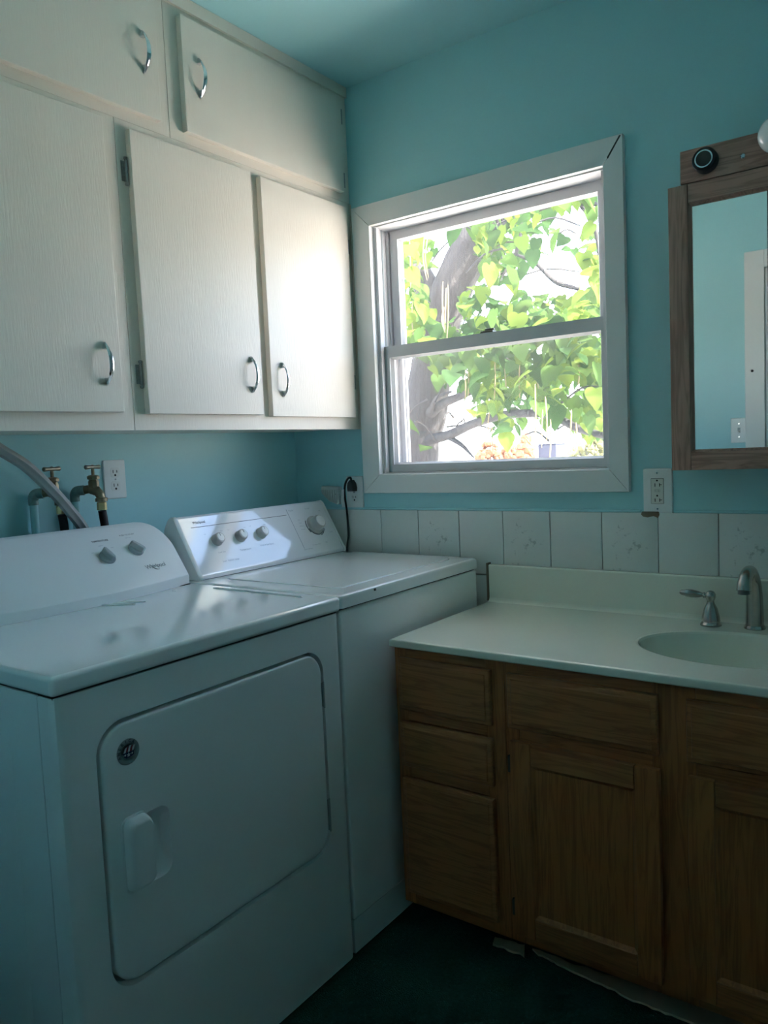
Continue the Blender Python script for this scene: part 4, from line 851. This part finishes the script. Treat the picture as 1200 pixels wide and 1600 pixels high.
# masses of foliage and the gaps of sky between them, as seen through the window (photo pixel, radii, weight)
BL = [(650, 395, 40, 30, .7), (655, 480, 50, 40, 1), (640, 520, 40, 40, .9), (700, 520, 60, 40, 1), (760, 510, 80, 40, 1.2), (840, 500, 80, 40, 1.2), (760, 370, 45, 40, 1), (790, 350, 40, 35, .7), (800, 410, 50, 35, .8), (900, 470, 60, 45, 1.1), (930, 420, 40, 60, 1.1), (930, 360, 30, 40, .5), (870, 350, 45, 25, .5), (720, 460, 40, 35, .7),
      (770, 560, 70, 35, 1.2), (840, 580, 60, 40, 1.2), (900, 550, 60, 40, 1.2), (760, 620, 45, 35, 1.1), (790, 670, 28, 20, .8), (860, 620, 50, 25, .9), (930, 590, 40, 60, 1.1), (930, 660, 35, 30, .9), (640, 640, 25, 20, .4), (675, 705, 35, 16, .9), (700, 560, 40, 25, .9), (905, 680, 20, 25, .5), (720, 590, 30, 30, .4), (640, 430, 25, 30, .8), (735, 345, 35, 25, .6), (830, 330, 40, 25, .7), (870, 300, 60, 20, .5), (905, 390, 25, 25, .6), (845, 465, 60, 22, .9), (690, 590, 30, 20, .4)]
GP = [(870, 430, 55, 28, 2.2), (720, 400, 18, 28, 1.5), (690, 355, 22, 22, 1.0), (895, 345, 30, 22, .8), (700, 640, 35, 32, 2.5), (900, 600, 26, 18, .7), (640, 580, 20, 35, 1.6), (820, 720, 200, 18, 3), (735, 690, 40, 25, 2), (850, 690, 60, 18, 1.6), (700, 480, 14, 30, 1.0), (690, 540, 30, 20, -.3), (690, 430, 30, 40, .8)]
def dens(px, py):
    s = 0
    for x, y, a, b, w_ in BL: s = max(s, w_*math.exp(-((px-x)/a)**2-((py-y)/b)**2))
    for x, y, a, b, w_ in GP: s -= w_*math.exp(-((px-x)/a)**2-((py-y)/b)**2)
    return s
leaves = []
tries = 0
while len(leaves) < 2100 and tries < 120000:
    tries += 1; px, py = rl.uniform(590, 990), rl.uniform(270, 735)
    if rl.random() > dens(px, py)*.9: continue
    leaves.append((px, py, rl.uniform(2.9, 4.4) if rl.random() < .36 else rl.uniform(4.2, 8.5), True))
k = 0
CROWN = []
while k < 1500:     # rest of the crown, unseen round the window view, thickened to block high sky
    p = Vector((rl.uniform(-6.5, 1.7), rl.uniform(2.6, 7.5), rl.uniform(2.4, 6.5)))
    v = p-CAM; d_ = v.dot(AF); px, py = 600+FPX*v.dot(AR)/d_, 800-FPX*v.dot(AU)/d_
    if 585 < px < 995 and py > 270: continue
    CROWN.append(p); k += 1
big = sorted([l for l in leaves if l[3]], key=lambda l: l[2])
SV, SF, SMi = [], [], []
def leaf_matrix(at):
    s = rl.uniform(.10, .18); R = Matrix.Rotation(rl.uniform(0, 2*PI), 4, 'Z') @ Matrix.Rotation(math.radians(rl.gauss(-42, 22)), 4, 'X') @ Matrix.Rotation(math.radians(rl.gauss(0, 18)), 4, 'Y')
    return Matrix.Translation(at-tree_org) @ R @ Matrix.Scale(s, 4)
for n_, (px, py, Y, vis) in enumerate(big+[(700, 0, p, False) for p in CROWN]):
    Mx = leaf_matrix(pix(px, py, Y) if vis else Y); q = rl.random()
    yel = .55 if (px > 900 or px < 670) else .3
    kind = 0 if q < yel else (1 if q < yel+.4 else 2)
    if vis and Y > 4.2: kind = 2 if q < .5 else 1
    if n_ < 290:
        me = LM[kind+3*rl.randint(0, 1)][0]; o = bpy.data.objects.new('leaf', me); COL.objects.link(o); o.parent = tree; o.matrix_local = Mx
    else:
        b = len(SV); V, F = LM[kind][1], LM[kind][2]
        SV += [tuple(Mx @ Vector(v)) for v in V]; SF += [tuple(i_+b for i_ in f) for f in F]; SMi += [kind]*len(F)
me = bpy.data.meshes.new('foliage'); me.from_pydata(SV, [], SF)
for mm_ in M_leaf: me.materials.append(mm_)
me.polygons.foreach_set('material_index', SMi); me.polygons.foreach_set('use_smooth', [True]*len(SF))
fo = bpy.data.objects.new('foliage', me); COL.objects.link(fo); fo.parent = tree; fo['kind'] = 'stuff'
# seed pods: long thin beans
for px, py, ln, Y in ((640, 375, 75, 3.2), (663, 368, 70, 3.2), (668, 372, 62, 3.1), (692, 440, 75, 3.0), (697, 450, 70, 3.0), (700, 445, 90, 3.0), (694, 480, 40, 2.9), (726, 565, 60, 3.4), (731, 570, 50, 3.5), (773, 560, 65, 3.2), (788, 575, 45, 3.3), (812, 570, 52, 3.3), (838, 560, 50, 3.4), (645, 470, 60, 3.3), (780, 400, 40, 3.6), (797, 405, 42, 3.6), (836, 600, 110, 2.8), (848, 640, 60, 2.9), (852, 620, 70, 2.8), (860, 655, 65, 2.8), (893, 640, 70, 2.8), (900, 660, 50, 2.8), (903, 560, 45, 3.2), (905, 430, 30, 3.6), (765, 640, 35, 3.3), (768, 665, 45, 3.2)):
    a = pix(px, py, Y); c = pix(px+rl.uniform(-2, 4), py+ln, Y); mid = (a+c)/2+Vector((rl.uniform(-.02, .02), rl.uniform(-.02, .02), 0)); bm = bmesh.new(); tube(bm, smooth_path([a, mid, c], 4), [.003]+[.0055]*7+[.002], 5); mk('seed_pod', bm, M_pod, tree)
# far yard: dry shrubs, scrub and a small dark trailer
def shrub(px, Y, h, wd, mt, label):
    c = pix(px, 705, Y); c.z = GZ; t = thing('far_shrub', c, label, 'shrub', 'dry shrubs across the yard'); bm = bmesh.new(); rs = random.Random(px)
    for k in range(90):
        a = rs.uniform(0, 2*PI); rr = wd*math.sqrt(rs.random())/2; zz = h*rs.uniform(.12, 1)*(1-.5*(rr/(wd/2))**2); p = c+Vector((rr*math.cos(a), rr*math.sin(a), zz)); b = bmesh.new(); bmesh.ops.create_icosphere(b, subdivisions=1, radius=rs.uniform(.07, .15)*h)
        for v in b.verts: v.co *= rs.uniform(.7, 1.25)
        merge(bm, b, Matrix.Translation(p))
    mk('foliage', bm, mt, t, smooth=0, doubles=False)
    bm = bmesh.new()
    for k in range(5): a = rs.uniform(0, 2*PI); tube(bm, [c, c+Vector((math.cos(a)*wd*.25, math.sin(a)*wd*.25, h*.7))], [.05, .02], 5)
    mk('stems', bm, M_bark, t)
M_rust = mat('rust_foliage', (.16, .062, .025), .9, var=.3, vscale=2); M_olive = mat('olive_scrub', (.10, .10, .035), .9, var=.3, vscale=2)
shrub(765, 46, 2.1, 1.9, M_rust, 'rust coloured shrub far across the yard'); shrub(797, 52, 2.0, 1.5, M_rust, 'small rust coloured shrub far across the yard'); shrub(820, 45, 2.5, .9, M_rust, 'narrow rust coloured sapling far across the yard'); shrub(925, 34, 2.0, 2.6, M_olive, 'olive scrub far across the yard'); shrub(950, 40, 2.2, 2.4, M_olive, 'taller olive scrub far across the yard')
tc_ = pix(861, 700, 55); tr = thing('box_trailer', (tc_.x, tc_.y, GZ), 'small dark box trailer parked far across the yard', 'trailer'); M_dk = mat('slate_blue_paint', (.02, .022, .04), .5)
mk('body', box(tc_.x-.75, tc_.x+.75, 54.2, 56.2, GZ+.45, GZ+1.75, r=.06), M_dk, tr)
for s in (-1, 1):
    bm = bmesh.new(); lathe(bm, [(.32, -.1), (.34, -.06), (.34, .06), (.32, .1)], frame_of((tc_.x+s*.72, 55.2, GZ+.34), (1, 0, 0)), 18); mk('wheel', bm, M_blk, tr)
mk('roof', box(tc_.x-.78, tc_.x+.78, 54.15, 56.25, GZ+1.75, GZ+1.82, r=.02), M_dk, tr)
